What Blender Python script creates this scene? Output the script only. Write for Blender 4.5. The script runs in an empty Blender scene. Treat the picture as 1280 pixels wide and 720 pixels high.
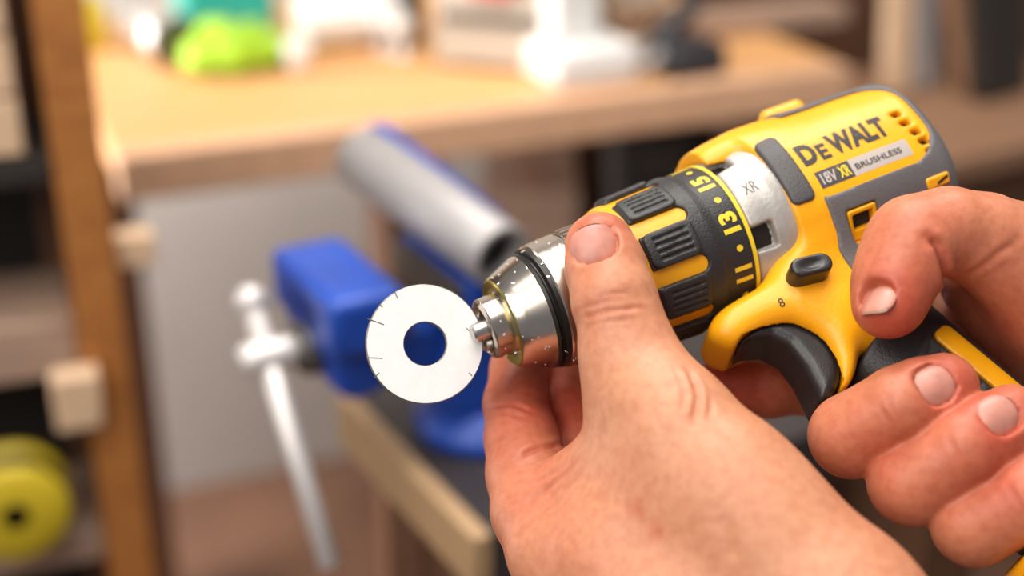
import bpy, bmesh, math, random
import numpy as np
from mathutils import Vector, Matrix

random.seed(7)
rng = np.random.default_rng(7)
S = bpy.context.scene
COL = S.collection

# ------------------------------------------------------------------ camera
PITCH = math.radians(24.0)
CAM = np.array([0.0, 0.0, 1.35])
FPX = 1280 * 50 / 36.0
RIGHT = np.array([1.0, 0, 0])
DOWN = np.array([0, -math.sin(PITCH), -math.cos(PITCH)])
FWD = np.array([0, math.cos(PITCH), -math.sin(PITCH)])

cam_d = bpy.data.cameras.new('camera')
cam_d.lens = 50
cam_d.sensor_width = 36
cam_d.clip_start = 0.01
cam_d.dof.use_dof = True
cam_d.dof.focus_distance = 0.450
cam_d.dof.aperture_fstop = 3.9
cam_o = bpy.data.objects.new('camera', cam_d)
cam_o.location = CAM
cam_o.rotation_euler = (math.pi / 2 - PITCH, 0, 0)
COL.objects.link(cam_o)
S.camera = cam_o

# ------------------------------------------------------------------ light
wd = bpy.data.worlds.new('world')
S.world = wd
wd.use_nodes = True
wd.node_tree.nodes['Background'].inputs[0].default_value = (0.93, 0.95, 1.0, 1)
wd.node_tree.nodes['Background'].inputs[1].default_value = 0.24


def area(name, loc, target, size, size_y, power, col):
    l = bpy.data.lights.new(name, 'AREA')
    l.shape = 'RECTANGLE'
    l.size = size
    l.size_y = size_y
    l.energy = power
    l.color = col
    o = bpy.data.objects.new(name, l)
    o.location = loc
    o.rotation_euler = (Vector(target) - Vector(loc)).to_track_quat('-Z', 'Y').to_euler()
    COL.objects.link(o)
    return o


area('ceiling_lamp_light', (-0.15, 0.25, 2.35), (0.0, 0.45, 1.15), 0.9, 0.7, 13, (1.0, 0.95, 0.88))
area('bench_fill_light', (0.1, 1.05, 2.45), (0.1, 1.7, 0.9), 1.0, 0.5, 29, (1.0, 0.94, 0.86))  # unseen light added overhead to brighten the bench
area('front_fill_light', (-1.0, -0.55, 2.15), (0.1, 2.0, 0.6), 1.4, 1.2, 26, (1.0, 0.95, 0.88))  # unseen fill added behind the camera for wall and bench edge
area('wall_fill_light', (-1.5, 1.3, 1.15), (-0.1, 2.3, 0.5), 0.9, 1.0, 55, (1.0, 0.96, 0.92))  # unseen fill added at the left to brighten the back wall

S.view_settings.view_transform = 'Standard'
S.view_settings.look = 'None'
S.view_settings.exposure = 0.0
S.view_settings.gamma = 1.0
S.view_settings.use_curve_mapping = False


# ------------------------------------------------------------------ coordinates
def ray(px, py):
    return np.array([(px - 640) / FPX, (py - 360) / FPX, 1.0])


def cp(px, py, d):                     # pixel + depth (mm) -> camera-frame mm (x right, y down, z away)
    return ray(px, py) * d


def c2w(P):                            # camera-frame mm -> world metres
    P = np.asarray(P, float) * 0.001
    return CAM + P[..., 0:1] * RIGHT + P[..., 1:2] * DOWN + P[..., 2:3] * FWD


def W(px, py, d):                      # pixel + depth (m) -> world
    return c2w(cp(px, py, d * 1000.0))


def WZ(px, py, z):                     # pixel on a horizontal plane
    r = c2w(cp(px, py, 1000.0)) - CAM
    return CAM + r * ((z - CAM[2]) / r[2])


# drill frame: u back along the axis, v towards the handle, w out of the lettered side
P0 = 465.0 * ray(620, 407)
B = np.array([0.89452472, -0.33809364, 0.29243497])
_p = np.array([-B[1], B[0], 0]); _p /= np.linalg.norm(_p)
_q = np.cross(_p, B)
if _q[2] > 0: _q = -_q
_r = math.radians(28)
Hh = math.cos(_r) * _p + math.sin(_r) * _q
Ww = -math.sin(_r) * _p + math.cos(_r) * _q


def d2c(X):
    X = np.asarray(X, float)
    return P0 + X[..., 0:1] * B + X[..., 1:2] * Hh + X[..., 2:3] * Ww


def d2w(X):
    return c2w(d2c(X))


def on_cyl(px, py, R):
    d = ray(px, py); M = np.stack([B, Hh, Ww]); O = M @ (-P0); D = M @ d
    A = D[1] ** 2 + D[2] ** 2; b_ = 2 * (O[1] * D[1] + O[2] * D[2]); c_ = O[1] ** 2 + O[2] ** 2 - R * R
    t = (-b_ - math.sqrt(max(b_ * b_ - 4 * A * c_, 0))) / (2 * A)
    return O + t * D


def on_plane(px, py, w):
    d = ray(px, py); M = np.stack([B, Hh, Ww]); O = M @ (-P0); D = M @ d
    t = (w - O[2]) / D[2]
    return O + t * D


# ------------------------------------------------------------------ materials
def mat(name, base, rough=0.5, metal=0.0, spec=0.5, var=0.0, vscale=20.0, col2=None, bump=0.0, bscale=200.0, coat=0.0,
        stretch=None, trans=0.0):
    m = bpy.data.materials.new(name)
    m.use_nodes = True
    nt = m.node_tree
    b = nt.nodes['Principled BSDF']
    b.inputs['Base Color'].default_value = (*base, 1)
    b.inputs['Roughness'].default_value = rough
    b.inputs['Metallic'].default_value = metal
    b.inputs['Specular IOR Level'].default_value = spec
    b.inputs['Coat Weight'].default_value = coat
    b.inputs['Transmission Weight'].default_value = trans
    tc = nt.nodes.new('ShaderNodeTexCoord')
    src = tc.outputs['Object']
    if stretch:
        mp = nt.nodes.new('ShaderNodeMapping')
        mp.inputs['Scale'].default_value = stretch[:3]
        if len(stretch) > 3:
            mp.inputs['Rotation'].default_value = (0, 0, stretch[3])
        nt.links.new(src, mp.inputs[0]); src = mp.outputs[0]
    if var > 0 or col2:
        n = nt.nodes.new('ShaderNodeTexNoise')
        n.inputs['Scale'].default_value = vscale
        n.inputs['Detail'].default_value = 6
        nt.links.new(src, n.inputs['Vector'])
        cr = nt.nodes.new('ShaderNodeValToRGB')
        c2 = col2 or tuple(c * (1 - var) for c in base)
        cr.color_ramp.elements[0].position = 0.32
        cr.color_ramp.elements[1].position = 0.68
        cr.color_ramp.elements[0].color = (*c2, 1)
        cr.color_ramp.elements[1].color = (*base, 1)
        nt.links.new(n.outputs['Fac'], cr.inputs[0])
        nt.links.new(cr.outputs[0], b.inputs['Base Color'])
    if bump > 0:
        n2 = nt.nodes.new('ShaderNodeTexNoise')
        n2.inputs['Scale'].default_value = bscale
        n2.inputs['Detail'].default_value = 3
        nt.links.new(src, n2.inputs['Vector'])
        bp = nt.nodes.new('ShaderNodeBump')
        bp.inputs['Strength'].default_value = bump
        bp.inputs['Distance'].default_value = 0.001
        nt.links.new(n2.outputs['Fac'], bp.inputs['Height'])
        nt.links.new(bp.outputs[0], b.inputs['Normal'])
    return m


def wood(name, c1, c2, rough=0.55, ang=0.0, scale=6.0):
    return mat(name, c1, rough, col2=c2, vscale=scale, stretch=(1, 14, 14, ang), bump=0.15, bscale=90)


def skin_mat(name, base=(0.60, 0.272, 0.15), red=(0.47, 0.085, 0.045)):
    m = bpy.data.materials.new(name)
    m.use_nodes = True
    nt = m.node_tree; L = nt.links
    b = nt.nodes['Principled BSDF']
    b.inputs['Roughness'].default_value = 0.46
    b.inputs['Specular IOR Level'].default_value = 0.42
    b.inputs['Subsurface Weight'].default_value = 0.22
    b.inputs['Subsurface Radius'].default_value = (1.0, 0.35, 0.2)
    b.inputs['Subsurface Scale'].default_value = 0.0035
    tc = nt.nodes.new('ShaderNodeTexCoord')
    at = nt.nodes.new('ShaderNodeAttribute'); at.attribute_name = 'flush_shade'
    n1 = nt.nodes.new('ShaderNodeTexNoise'); n1.inputs['Scale'].default_value = 38; n1.inputs['Detail'].default_value = 5
    L.new(tc.outputs['Object'], n1.inputs['Vector'])
    ma = nt.nodes.new('ShaderNodeMath'); ma.operation = 'MULTIPLY_ADD'
    L.new(n1.outputs['Fac'], ma.inputs[0]); ma.inputs[1].default_value = 0.40; ma.inputs[2].default_value = -0.12
    ad = nt.nodes.new('ShaderNodeMath'); ad.operation = 'ADD'; ad.use_clamp = True
    L.new(ma.outputs[0], ad.inputs[0]); L.new(at.outputs['Fac'], ad.inputs[1])
    mx = nt.nodes.new('ShaderNodeMix'); mx.data_type = 'RGBA'
    L.new(ad.outputs[0], mx.inputs['Factor'])
    mx.inputs['A'].default_value = (*base, 1); mx.inputs['B'].default_value = (*red, 1)
    # little freckles
    n3 = nt.nodes.new('ShaderNodeTexNoise'); n3.inputs['Scale'].default_value = 330; n3.inputs['Detail'].default_value = 2
    L.new(tc.outputs['Object'], n3.inputs['Vector'])
    cr = nt.nodes.new('ShaderNodeValToRGB')
    cr.color_ramp.elements[0].position = 0.30; cr.color_ramp.elements[0].color = (0.88, 0.80, 0.76, 1)
    cr.color_ramp.elements[1].position = 0.6; cr.color_ramp.elements[1].color = (1, 1, 1, 1)
    L.new(n3.outputs['Fac'], cr.inputs[0])
    mu = nt.nodes.new('ShaderNodeMix'); mu.data_type = 'RGBA'; mu.blend_type = 'MULTIPLY'; mu.inputs['Factor'].default_value = 1
    L.new(mx.outputs['Result'], mu.inputs['A']); L.new(cr.outputs[0], mu.inputs['B'])
    L.new(mu.outputs['Result'], b.inputs['Base Color'])
    # fine skin grain
    v = nt.nodes.new('ShaderNodeTexVoronoi'); v.inputs['Scale'].default_value = 1100; v.feature = 'DISTANCE_TO_EDGE'
    L.new(tc.outputs['Object'], v.inputs['Vector'])
    n2 = nt.nodes.new('ShaderNodeTexNoise'); n2.inputs['Scale'].default_value = 320; n2.inputs['Detail'].default_value = 5
    L.new(tc.outputs['Object'], n2.inputs['Vector'])
    a2 = nt.nodes.new('ShaderNodeMath'); a2.operation = 'MULTIPLY_ADD'
    L.new(v.outputs['Distance'], a2.inputs[0]); a2.inputs[1].default_value = 0.5; L.new(n2.outputs['Fac'], a2.inputs[2])
    bp = nt.nodes.new('ShaderNodeBump'); bp.inputs['Strength'].default_value = 0.2; bp.inputs['Distance'].default_value = 0.0006
    L.new(a2.outputs[0], bp.inputs['Height']); L.new(bp.outputs[0], b.inputs['Normal'])
    return m


M = {}
M['skin'] = skin_mat('skin')
M['nail'] = mat('nail', (0.60, 0.25, 0.19), 0.40, var=0.25, vscale=180)
M['nail_rim'] = mat('nail_edge', (0.62, 0.46, 0.34), 0.5)
M['yellow'] = mat('yellow_plastic', (0.90, 0.395, 0.004), 0.36, bump=0.12, bscale=900, var=0.08, vscale=60)
M['black'] = mat('black_rubber', (0.022, 0.021, 0.022), 0.46, bump=0.25, bscale=1400)
M['trigger'] = mat('trigger_plastic', (0.018, 0.017, 0.018), 0.36, bump=0.1, bscale=1500)
M['grey'] = mat('grey_overmold', (0.115, 0.108, 0.112), 0.5, bump=0.2, bscale=1100)
M['alloy'] = mat('cast_alloy', (0.50, 0.47, 0.44), 0.42, 0.35, var=0.25, vscale=90, bump=0.15, bscale=700)
M['chuck'] = mat('brushed_chuck_steel', (0.62, 0.55, 0.48), 0.23, 1.0, var=0.10, vscale=160)
M['olive'] = mat('olive_reflection_face', (0.42, 0.34, 0.07), 0.3, 0.9)  # olive reflection on the steel nose face put into the colour
M['chuckdark'] = mat('dark_groove_and_shade', (0.02, 0.018, 0.016), 0.4, 0.3)  # groove black; also stands for shade in notches and vents
M['jaw'] = mat('jaw_steel', (0.55, 0.52, 0.49), 0.3, 1.0)
M['zinc'] = mat('zinc_steel_reflection_white', (0.93, 0.93, 0.92), 0.42, 0.1, var=0.05, vscale=300, bump=0.06, bscale=2500)  # white reflection put into the base, so hardly metallic
M['zincedge'] = mat('sheared_steel_edge', (0.30, 0.27, 0.24), 0.5, 0.8)
M['mark'] = mat('dark_scratch', (0.12, 0.10, 0.09), 0.6)
M['numeral'] = mat('yellow_print', (0.86, 0.60, 0.03), 0.5)
M['print'] = mat('black_print', (0.02, 0.018, 0.015), 0.5)
M['silverlabel'] = mat('silver_label', (0.47, 0.41, 0.38), 0.5, 0.1)
M['pad'] = mat('dark_grey_rubber', (0.06, 0.055, 0.057), 0.5, bump=0.2, bscale=1100)
M['flake'] = mat('metal_flake', (0.85, 0.83, 0.8), 0.35, 0.6)
M['blue'] = mat('blue_enamel', (0.012, 0.07, 0.44), 0.4, var=0.3, vscale=25, bump=0.2, bscale=160)
M['chrome'] = mat('chrome_reflection_pale', (0.70, 0.66, 0.64), 0.45, 0.4)  # bright reflection put into a paler, less metallic base
M['steel'] = mat('dark_steel', (0.16, 0.145, 0.135), 0.42, 0.7, var=0.3, vscale=30)
M['tube'] = mat('grey_tube', (0.40, 0.38, 0.38), 0.45, 0.2, var=0.1, vscale=20)
M['hole'] = mat('black_shade_inside', (0.012, 0.012, 0.014), 0.7)  # black put in for the shade inside hollow openings
M['benchtop'] = wood('bench_top_wood', (0.74, 0.40, 0.17), (0.60, 0.30, 0.11), ang=0.3)
M['benchedge'] = wood('bench_edge_wood', (0.72, 0.43, 0.27), (0.60, 0.34, 0.2), ang=0.3)
M['ply'] = wood('plywood_edge', (0.47, 0.30, 0.16), (0.40, 0.25, 0.13))
M['darktop'] = mat('dark_worktop', (0.045, 0.035, 0.035), 0.5, var=0.4, vscale=18)
M['post'] = wood('stained_post', (0.46, 0.18, 0.04), (0.33, 0.115, 0.025))
M['shelf'] = wood('shelf_board', (0.40, 0.27, 0.20), (0.33, 0.21, 0.15))
M['pale'] = wood('pale_wood', (0.72, 0.50, 0.33), (0.64, 0.43, 0.27))
M['brown'] = wood('dark_brown_wood', (0.15, 0.065, 0.03), (0.10, 0.042, 0.02))
M['tan'] = wood('tan_wood', (0.36, 0.20, 0.12), (0.28, 0.15, 0.085))
M['wall'] = mat('grey_wall', (0.47, 0.43, 0.40), 0.85, var=0.08, vscale=3, bump=0.2, bscale=60)
M['floor'] = mat('brown_floor', (0.21, 0.105, 0.062), 0.7, col2=(0.13, 0.065, 0.04), vscale=4, bump=0.2, bscale=40)
M['white'] = mat('white_plastic', (0.80, 0.78, 0.76), 0.4, var=0.05, vscale=10)
M['beige'] = mat('beige_enamel', (0.46, 0.40, 0.33), 0.5, var=0.1, vscale=8)
M['red'] = mat('red_plastic', (0.50, 0.03, 0.03), 0.4)
M['lime'] = mat('lime_fabric', (0.42, 0.74, 0.03), 0.6, var=0.35, vscale=25)
M['teal'] = mat('teal_plastic', (0.02, 0.42, 0.36), 0.45)
M['silver'] = mat('silver_metal', (0.62, 0.60, 0.58), 0.35, 0.6)
M['clear'] = mat('cloudy_plastic', (0.62, 0.60, 0.58), 0.3, var=0.1, vscale=10)
M['toolblack'] = mat('tool_black', (0.03, 0.03, 0.035), 0.45)
M['mustard'] = mat('mustard_plastic', (0.62, 0.46, 0.02), 0.45, var=0.15, vscale=12)
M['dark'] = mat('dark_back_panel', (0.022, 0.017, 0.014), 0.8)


# ------------------------------------------------------------------ object helpers
def mesh_obj(name, verts, faces, material, parent=None, origin=None, smooth=True, fix=True):
    """verts in world metres; faces list/array"""
    verts = np.asarray(verts, float)
    if parent is not None:
        o0 = np.array(parent['_o'])
    else:
        o0 = np.asarray(origin, float) if origin is not None else np.array([*verts[:, :2].mean(0), verts[:, 2].min()])
    v = verts - o0
    me = bpy.data.meshes.new(name)
    if isinstance(faces, np.ndarray):
        if fix:
            a, b, c = v[faces[:, 0]], v[faces[:, 1]], v[faces[:, 2]]
            vol = np.einsum('ij,ij->i', a, np.cross(b, c)).sum()
            if faces.shape[1] == 4:
                d = v[faces[:, 3]]
                vol += np.einsum('ij,ij->i', a, np.cross(c, d)).sum()
            if vol < 0:
                faces = faces[:, ::-1].copy()
        n = faces.shape[1]
        me.vertices.add(len(v)); me.vertices.foreach_set('co', v.astype(np.float32).ravel())
        me.loops.add(faces.size); me.loops.foreach_set('vertex_index', faces.astype(np.int32).ravel())
        me.polygons.add(len(faces))
        me.polygons.foreach_set('loop_start', np.arange(0, faces.size, n, dtype=np.int32))
        me.update(calc_edges=True); me.validate()
    else:
        me.from_pydata([tuple(x) for x in v], [], [tuple(int(i) for i in f) for f in faces])
        me.update()
        if fix:
            bm = bmesh.new(); bm.from_mesh(me)
            bmesh.ops.recalc_face_normals(bm, faces=bm.faces[:]); bm.to_mesh(me); bm.free()
    me.polygons.foreach_set('use_smooth', [smooth] * len(me.polygons))
    me.materials.append(material)
    o = bpy.data.objects.new(name, me)
    COL.objects.link(o)
    if parent is not None:
        o.parent = parent
        o['_o'] = list(o0)
    else:
        o.location = o0
        o['_o'] = list(o0)
    return o


def thing(name, label, cat, origin, group=None):
    o = bpy.data.objects.new(name, None)
    o.empty_display_size = 0.02
    COL.objects.link(o)
    o.location = origin
    o['_o'] = [float(x) for x in origin]
    return tag(o, label, cat, group)


def tag(o, label, cat, group=None):
    o['label'] = label; o['category'] = cat
    if group: o['group'] = group
    return o


def struct(o):
    o['kind'] = 'structure'
    return o


def bevel(o, w, seg=2):
    m = o.modifiers.new('bevel', 'BEVEL'); m.width = w; m.segments = seg; m.limit_method = 'ANGLE'
    m.angle_limit = math.radians(35)
    m.harden_normals = False
    me = o.data
    bm = bmesh.new(); bm.from_mesh(me)
    for e in bm.edges:
        if len(e.link_faces) == 2 and e.calc_face_angle(0) > math.radians(35): e.smooth = False
    bm.to_mesh(me); bm.free()
    return o


def unit(v):
    v = np.asarray(v, float); return v / np.linalg.norm(v)


def frame(axis, up=(0, 0, 1)):
    a = unit(axis); up = np.asarray(up, float)
    if abs(a @ unit(up)) > 0.95: up = np.array([1.0, 0, 0])
    s = unit(np.cross(up, a)); t = np.cross(a, s)
    return a, s, t


def box_vf(c, ax, ay, az):
    """half-extent vectors"""
    c = np.asarray(c, float); V = []
    for sx in (-1, 1):
        for sy in (-1, 1):
            for sz in (-1, 1):
                V.append(c + sx * np.asarray(ax) + sy * np.asarray(ay) + sz * np.asarray(az))
    F = [(0, 1, 3, 2), (4, 6, 7, 5), (0, 4, 5, 1), (2, 3, 7, 6), (0, 2, 6, 4), (1, 5, 7, 3)]
    return V, F


def lathe_vf(p0, axis, prof, seg=32, up=(0, 0, 1), cap=True):
    a, s, t = frame(axis, up)
    V = []; F = []
    for (x, r) in prof:
        for k in range(seg):
            an = 2 * math.pi * k / seg
            V.append(np.asarray(p0) + a * x + r * (math.cos(an) * s + math.sin(an) * t))
    for i in range(len(prof) - 1):
        for k in range(seg):
            k2 = (k + 1) % seg
            F.append((i * seg + k, i * seg + k2, (i + 1) * seg + k2, (i + 1) * seg + k))
    if cap:
        F.append(tuple(range(seg - 1, -1, -1)))
        F.append(tuple((len(prof) - 1) * seg + k for k in range(seg)))
    return V, F


def prism_vf(poly, n):
    """poly: list of 3-D points (planar); n: extrusion vector"""
    k = len(poly); poly = [np.asarray(p, float) for p in poly]
    V = poly + [p + np.asarray(n) for p in poly]
    F = [tuple(range(k - 1, -1, -1)), tuple(range(k, 2 * k))] + [(i, (i + 1) % k, (i + 1) % k + k, i + k) for i in range(k)]
    return V, F


def merge(*parts):
    V = []; F = []
    for v, f in parts:
        n = len(V); V += list(v); F += [tuple(i + n for i in q) for q in f]
    return V, F


def ball_vf(c, r, seg=20):
    prof = [(-math.cos(math.pi * i / 12) * r, max(math.sin(math.pi * i / 12) * r, r * 0.02)) for i in range(13)]
    return lathe_vf(c, (0, 0, 1), prof, seg)


def obox(name, c, hx, hy, hz, m, parent=None, bev=0.0, ang=0.0, origin=None):
    """box aligned to z, rotated by ang about z"""
    ca, sa = math.cos(ang), math.sin(ang)
    V, F = box_vf(c, np.array([ca, sa, 0]) * hx, np.array([-sa, ca, 0]) * hy, np.array([0, 0, 1.0]) * hz)
    o = mesh_obj(name, V, F, m, parent, smooth=bev > 0, origin=origin)
    if bev > 0: bevel(o, bev)
    return o


# ------------------------------------------------------------------ SDF modelling
class Vol:
    def __init__(s, lo, hi, h, big=30.0):
        s.lo = np.asarray(lo, float); s.h = h
        n = np.ceil((np.asarray(hi, float) - s.lo) / h).astype(int) + 1
        s.ax = [(s.lo[i] + h * np.arange(n[i])).astype(np.float32) for i in range(3)]
        s.F = np.full(n, big, np.float32)

    def like(s):
        o = object.__new__(Vol); o.lo = s.lo; o.h = s.h; o.ax = s.ax
        o.F = np.full(s.F.shape, 30.0, np.float32); return o

    def sub(s, lo, hi):
        sl = []
        for i in range(3):
            a = int(max(0, math.floor((lo[i] - s.lo[i]) / s.h))); b = int(min(len(s.ax[i]), math.ceil((hi[i] - s.lo[i]) / s.h) + 1))
            if b <= a: return None, None
            sl.append(slice(a, b))
        g = [s.ax[0][sl[0]][:, None, None], s.ax[1][sl[1]][None, :, None], s.ax[2][sl[2]][None, None, :]]
        return tuple(sl), g

    @staticmethod
    def smin(a, b, k):
        if k <= 0: return np.minimum(a, b)
        h = np.maximum(k - np.abs(a - b), 0) / k
        return np.minimum(a, b) - h * h * k * 0.25

    def cone(s, a, b, ra, rb, k=4.0, flat=None, fs=1.0, carve=False):
        a = np.asarray(a, float); b = np.asarray(b, float)
        pad = max(ra, rb) + k + 3
        sl, g = s.sub(np.minimum(a, b) - pad, np.maximum(a, b) + pad)
        if sl is None: return
        ab = b - a; L2 = max(float(ab @ ab), 1e-9)
        p = [g[i] - a[i] for i in range(3)]
        t = np.clip((p[0] * ab[0] + p[1] * ab[1] + p[2] * ab[2]) / L2, 0, 1)
        q = [p[i] - t * ab[i] for i in range(3)]
        d2 = q[0] ** 2 + q[1] ** 2 + q[2] ** 2
        if flat is not None:
            n = unit(flat); dn = q[0] * n[0] + q[1] * n[1] + q[2] * n[2]
            d2 = d2 + (fs * fs - 1) * dn * dn
        d = np.sqrt(d2) - (ra + (rb - ra) * t)
        if carve: s.F[sl] = -s.smin(-s.F[sl], d, k)
        else: s.F[sl] = s.smin(s.F[sl], d.astype(np.float32), k)

    def chain(s, nodes, k=4.0, flat=None, fs=1.0):
        for (a, ra), (b, rb) in zip(nodes[:-1], nodes[1:]):
            s.cone(a, b, ra, rb, k, flat, fs)

    def union(s, o, k): s.F = s.smin(s.F, o.F, k)

    def grid(s): return s.ax[0][:, None, None], s.ax[1][None, :, None], s.ax[2][None, None, :]

    def sample(s, P):
        P = (np.asarray(P, float) - s.lo) / s.h
        n = np.array(s.F.shape)
        P = np.clip(P, 0, n - 1.001); i = P.astype(int); f = P - i
        out = 0
        for dx in (0, 1):
            for dy in (0, 1):
                for dz in (0, 1):
                    w_ = (f[..., 0] if dx else 1 - f[..., 0]) * (f[..., 1] if dy else 1 - f[..., 1]) * (f[..., 2] if dz else 1 - f[..., 2])
                    out = out + w_ * s.F[i[..., 0] + dx, i[..., 1] + dy, i[..., 2] + dz]
        return out

    def hit(s, px, py, dmin=330, dmax=560):
        ds = np.arange(dmin, dmax, 0.25); P = ray(px, py)[None] * ds[:, None]
        inside = np.all((P > s.lo) & (P < s.lo + s.h * (np.array(s.F.shape) - 1)), axis=1)
        v = np.where(inside, s.sample(P), 9.0)
        k = np.argmax(v < 0)
        return P[k] if v[k] < 0 else None

    def mesh(s, smooth=1):
        F = s.F; sg = F < 0
        n = np.array(F.shape)
        c = np.zeros(n - 1, np.int8)
        for dx in (0, 1):
            for dy in (0, 1):
                for dz in (0, 1):
                    c += sg[dx:n[0] - 1 + dx, dy:n[1] - 1 + dy, dz:n[2] - 1 + dz]
        cells = np.argwhere((c > 0) & (c < 8))
        idx = np.full(n - 1, -1, np.int32); idx[tuple(cells.T)] = np.arange(len(cells))
        acc = np.zeros((len(cells), 3)); cnt = np.zeros(len(cells))
        cor = [(x, y, z) for x in (0, 1) for y in (0, 1) for z in (0, 1)]
        for i, a in enumerate(cor):
            for b in cor[i + 1:]:
                if sum(abs(a[k] - b[k]) for k in range(3)) != 1: continue
                fa = F[tuple((cells + a).T)]; fb = F[tuple((cells + b).T)]
                m = (fa < 0) != (fb < 0)
                t = np.where(m, fa / np.where(fa == fb, 1, fa - fb), 0)
                pt = np.array(a)[None] + t[:, None] * (np.array(b) - np.array(a))[None]
                acc[m] += pt[m]; cnt[m] += 1
        V = s.lo + s.h * (cells + acc / cnt[:, None])
        Q = []
        for ax in range(3):
            o1, o2 = [k for k in range(3) if k != ax]
            d = np.zeros(3, int); d[ax] = 1
            A = sg[tuple(slice(0, n[k] - d[k]) for k in range(3))]
            Bq = sg[tuple(slice(d[k], n[k]) for k in range(3))]
            e = np.argwhere(A != Bq)
            ok = (e[:, o1] > 0) & (e[:, o2] > 0) & (e[:, o1] < n[o1] - 1) & (e[:, o2] < n[o2] - 1)
            e = e[ok]
            if not len(e): continue
            fl = A[tuple(e.T)]
            d1 = np.zeros(3, int); d1[o1] = 1; d2_ = np.zeros(3, int); d2_[o2] = 1
            q = np.stack([idx[tuple((e - d1 - d2_).T)], idx[tuple((e - d2_).T)], idx[tuple(e.T)], idx[tuple((e - d1).T)]], 1)
            if ax == 1: fl = ~fl
            q[~fl] = q[~fl][:, ::-1]
            Q.append(q)
        Q = np.concatenate(Q)
        Q = Q[(Q >= 0).all(1)]
        for _ in range(smooth):
            V = lap(V, Q, 0.5)
        return V, Q


def lap(V, Q, lam):
    acc = np.zeros_like(V); cnt = np.zeros(len(V))
    for i in range(4):
        a = Q[:, i]; b = Q[:, (i + 1) % 4]
        for k in range(3):
            acc[:, k] += np.bincount(a, V[b, k], len(V)) + np.bincount(b, V[a, k], len(V))
        cnt += np.bincount(a, minlength=len(V)) + np.bincount(b, minlength=len(V))
    return V + lam * (acc / np.maximum(cnt, 1)[:, None] - V)


def vnormals(V, Q):
    n = np.cross(V[Q[:, 2]] - V[Q[:, 0]], V[Q[:, 3]] - V[Q[:, 1]])
    N = np.zeros_like(V)
    for i in range(4):
        for k in range(3):
            N[:, k] += np.bincount(Q[:, i], n[:, k], len(V))
    return N / np.maximum(np.linalg.norm(N, axis=1), 1e-12)[:, None]


def poly2d(poly, X, Y):
    """signed distance to a 2-D polygon, X,Y broadcastable"""
    poly = np.asarray(poly, float)
    d = np.full(np.broadcast(X, Y).shape, 1e9, np.float32); sgn = np.ones_like(d)
    j = len(poly) - 1
    for i in range(len(poly)):
        e = poly[j] - poly[i]; wx = X - poly[i, 0]; wy = Y - poly[i, 1]
        t = np.clip((wx * e[0] + wy * e[1]) / (e @ e), 0, 1)
        d = np.minimum(d, (wx - e[0] * t) ** 2 + (wy - e[1] * t) ** 2)
        c1 = Y >= poly[i, 1]; c2 = Y < poly[j, 1]; c3 = e[0] * wy > e[1] * wx
        m = (c1 & c2 & c3) | (~c1 & ~c2 & ~c3)
        sgn = np.where(m, -sgn, sgn); j = i
    return sgn * np.sqrt(d)


def rbox2(a, b, r):
    """combine two slab distances with rounding r"""
    a = a + r; b = b + r
    return np.minimum(np.maximum(a, b), 0) + np.sqrt(np.maximum(a, 0) ** 2 + np.maximum(b, 0) ** 2) - r


smin = Vol.smin


def smax(a, b, k): return -Vol.smin(-a, -b, k)


# ================================================================== THE ROOM
FL = mesh_obj('floor', *box_vf((0.2, 1.6, -0.02), (3.5, 0, 0), (0, 3.2, 0), (0, 0, 0.02)), M['floor'], smooth=False)
struct(FL)
WA = WZ(300, 596, 0.0)                       # foot of the back wall; it runs parallel to the workbench
WE = np.array([0.92064462, 0.3904017, 0.0]); WN = np.array([-0.3904017, 0.92064462, 0.0])
WB = mesh_obj('wall_back', *box_vf(WA + WE * 0.6 + WN * 0.05 + np.array([0, 0, 1.3]), WE * 3, WN * 0.05, (0, 0, 1.3)), M['wall'], smooth=False)
struct(WB)

def up(a, b, c): return np.array([a, b, c], float)


Z = np.array([0, 0, 1.0])

# ---------------------------------------------------------------- long workbench along the wall
BZ = 0.92
bA = WZ(480, 156, BZ); bB = WZ(1062, 84, BZ)
be = unit(bB - bA); bn = np.array([-be[1], be[0], 0.0])          # bn points away from the camera
L_ = np.linalg.norm(bB - bA)
bL = bA - be * 0.26                                             # left end
Lt = L_ + 0.26
bench = thing('workbench', 'long wooden workbench with thick pale front edge standing behind the vise', 'workbench', [*(bL + be * Lt / 2 + bn * 0.3)[:2], 0])
V, F = box_vf(bL + be * Lt / 2 + bn * 0.32 - Z * 0.0175, be * Lt / 2, bn * 0.29, Z * 0.0175)
mesh_obj('worktop', V, F, M['benchtop'], bench, smooth=False)
V, F = box_vf(bL + be * Lt / 2 + bn * 0.015 - Z * 0.023, be * (Lt / 2 + 0.003), bn * 0.0148, Z * 0.0235)
bevel(mesh_obj('front_edge_board', V, F, M['benchedge'], bench), 0.004)
for du, dn in ((0.31, 0.09), (Lt - 0.06, 0.09), (0.04, 0.55), (Lt - 0.06, 0.55)):
    V, F = box_vf(bL + be * du + bn * dn - Z * (BZ + 0.035) / 2, be * 0.035, bn * 0.035, Z * ((BZ - 0.035) / 2 - 0.0005))
    bevel(mesh_obj('leg', V, F, M['brown'], bench), 0.003)


def on_bench(px, py): return WZ(px, py, BZ + 0.0005)


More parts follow.
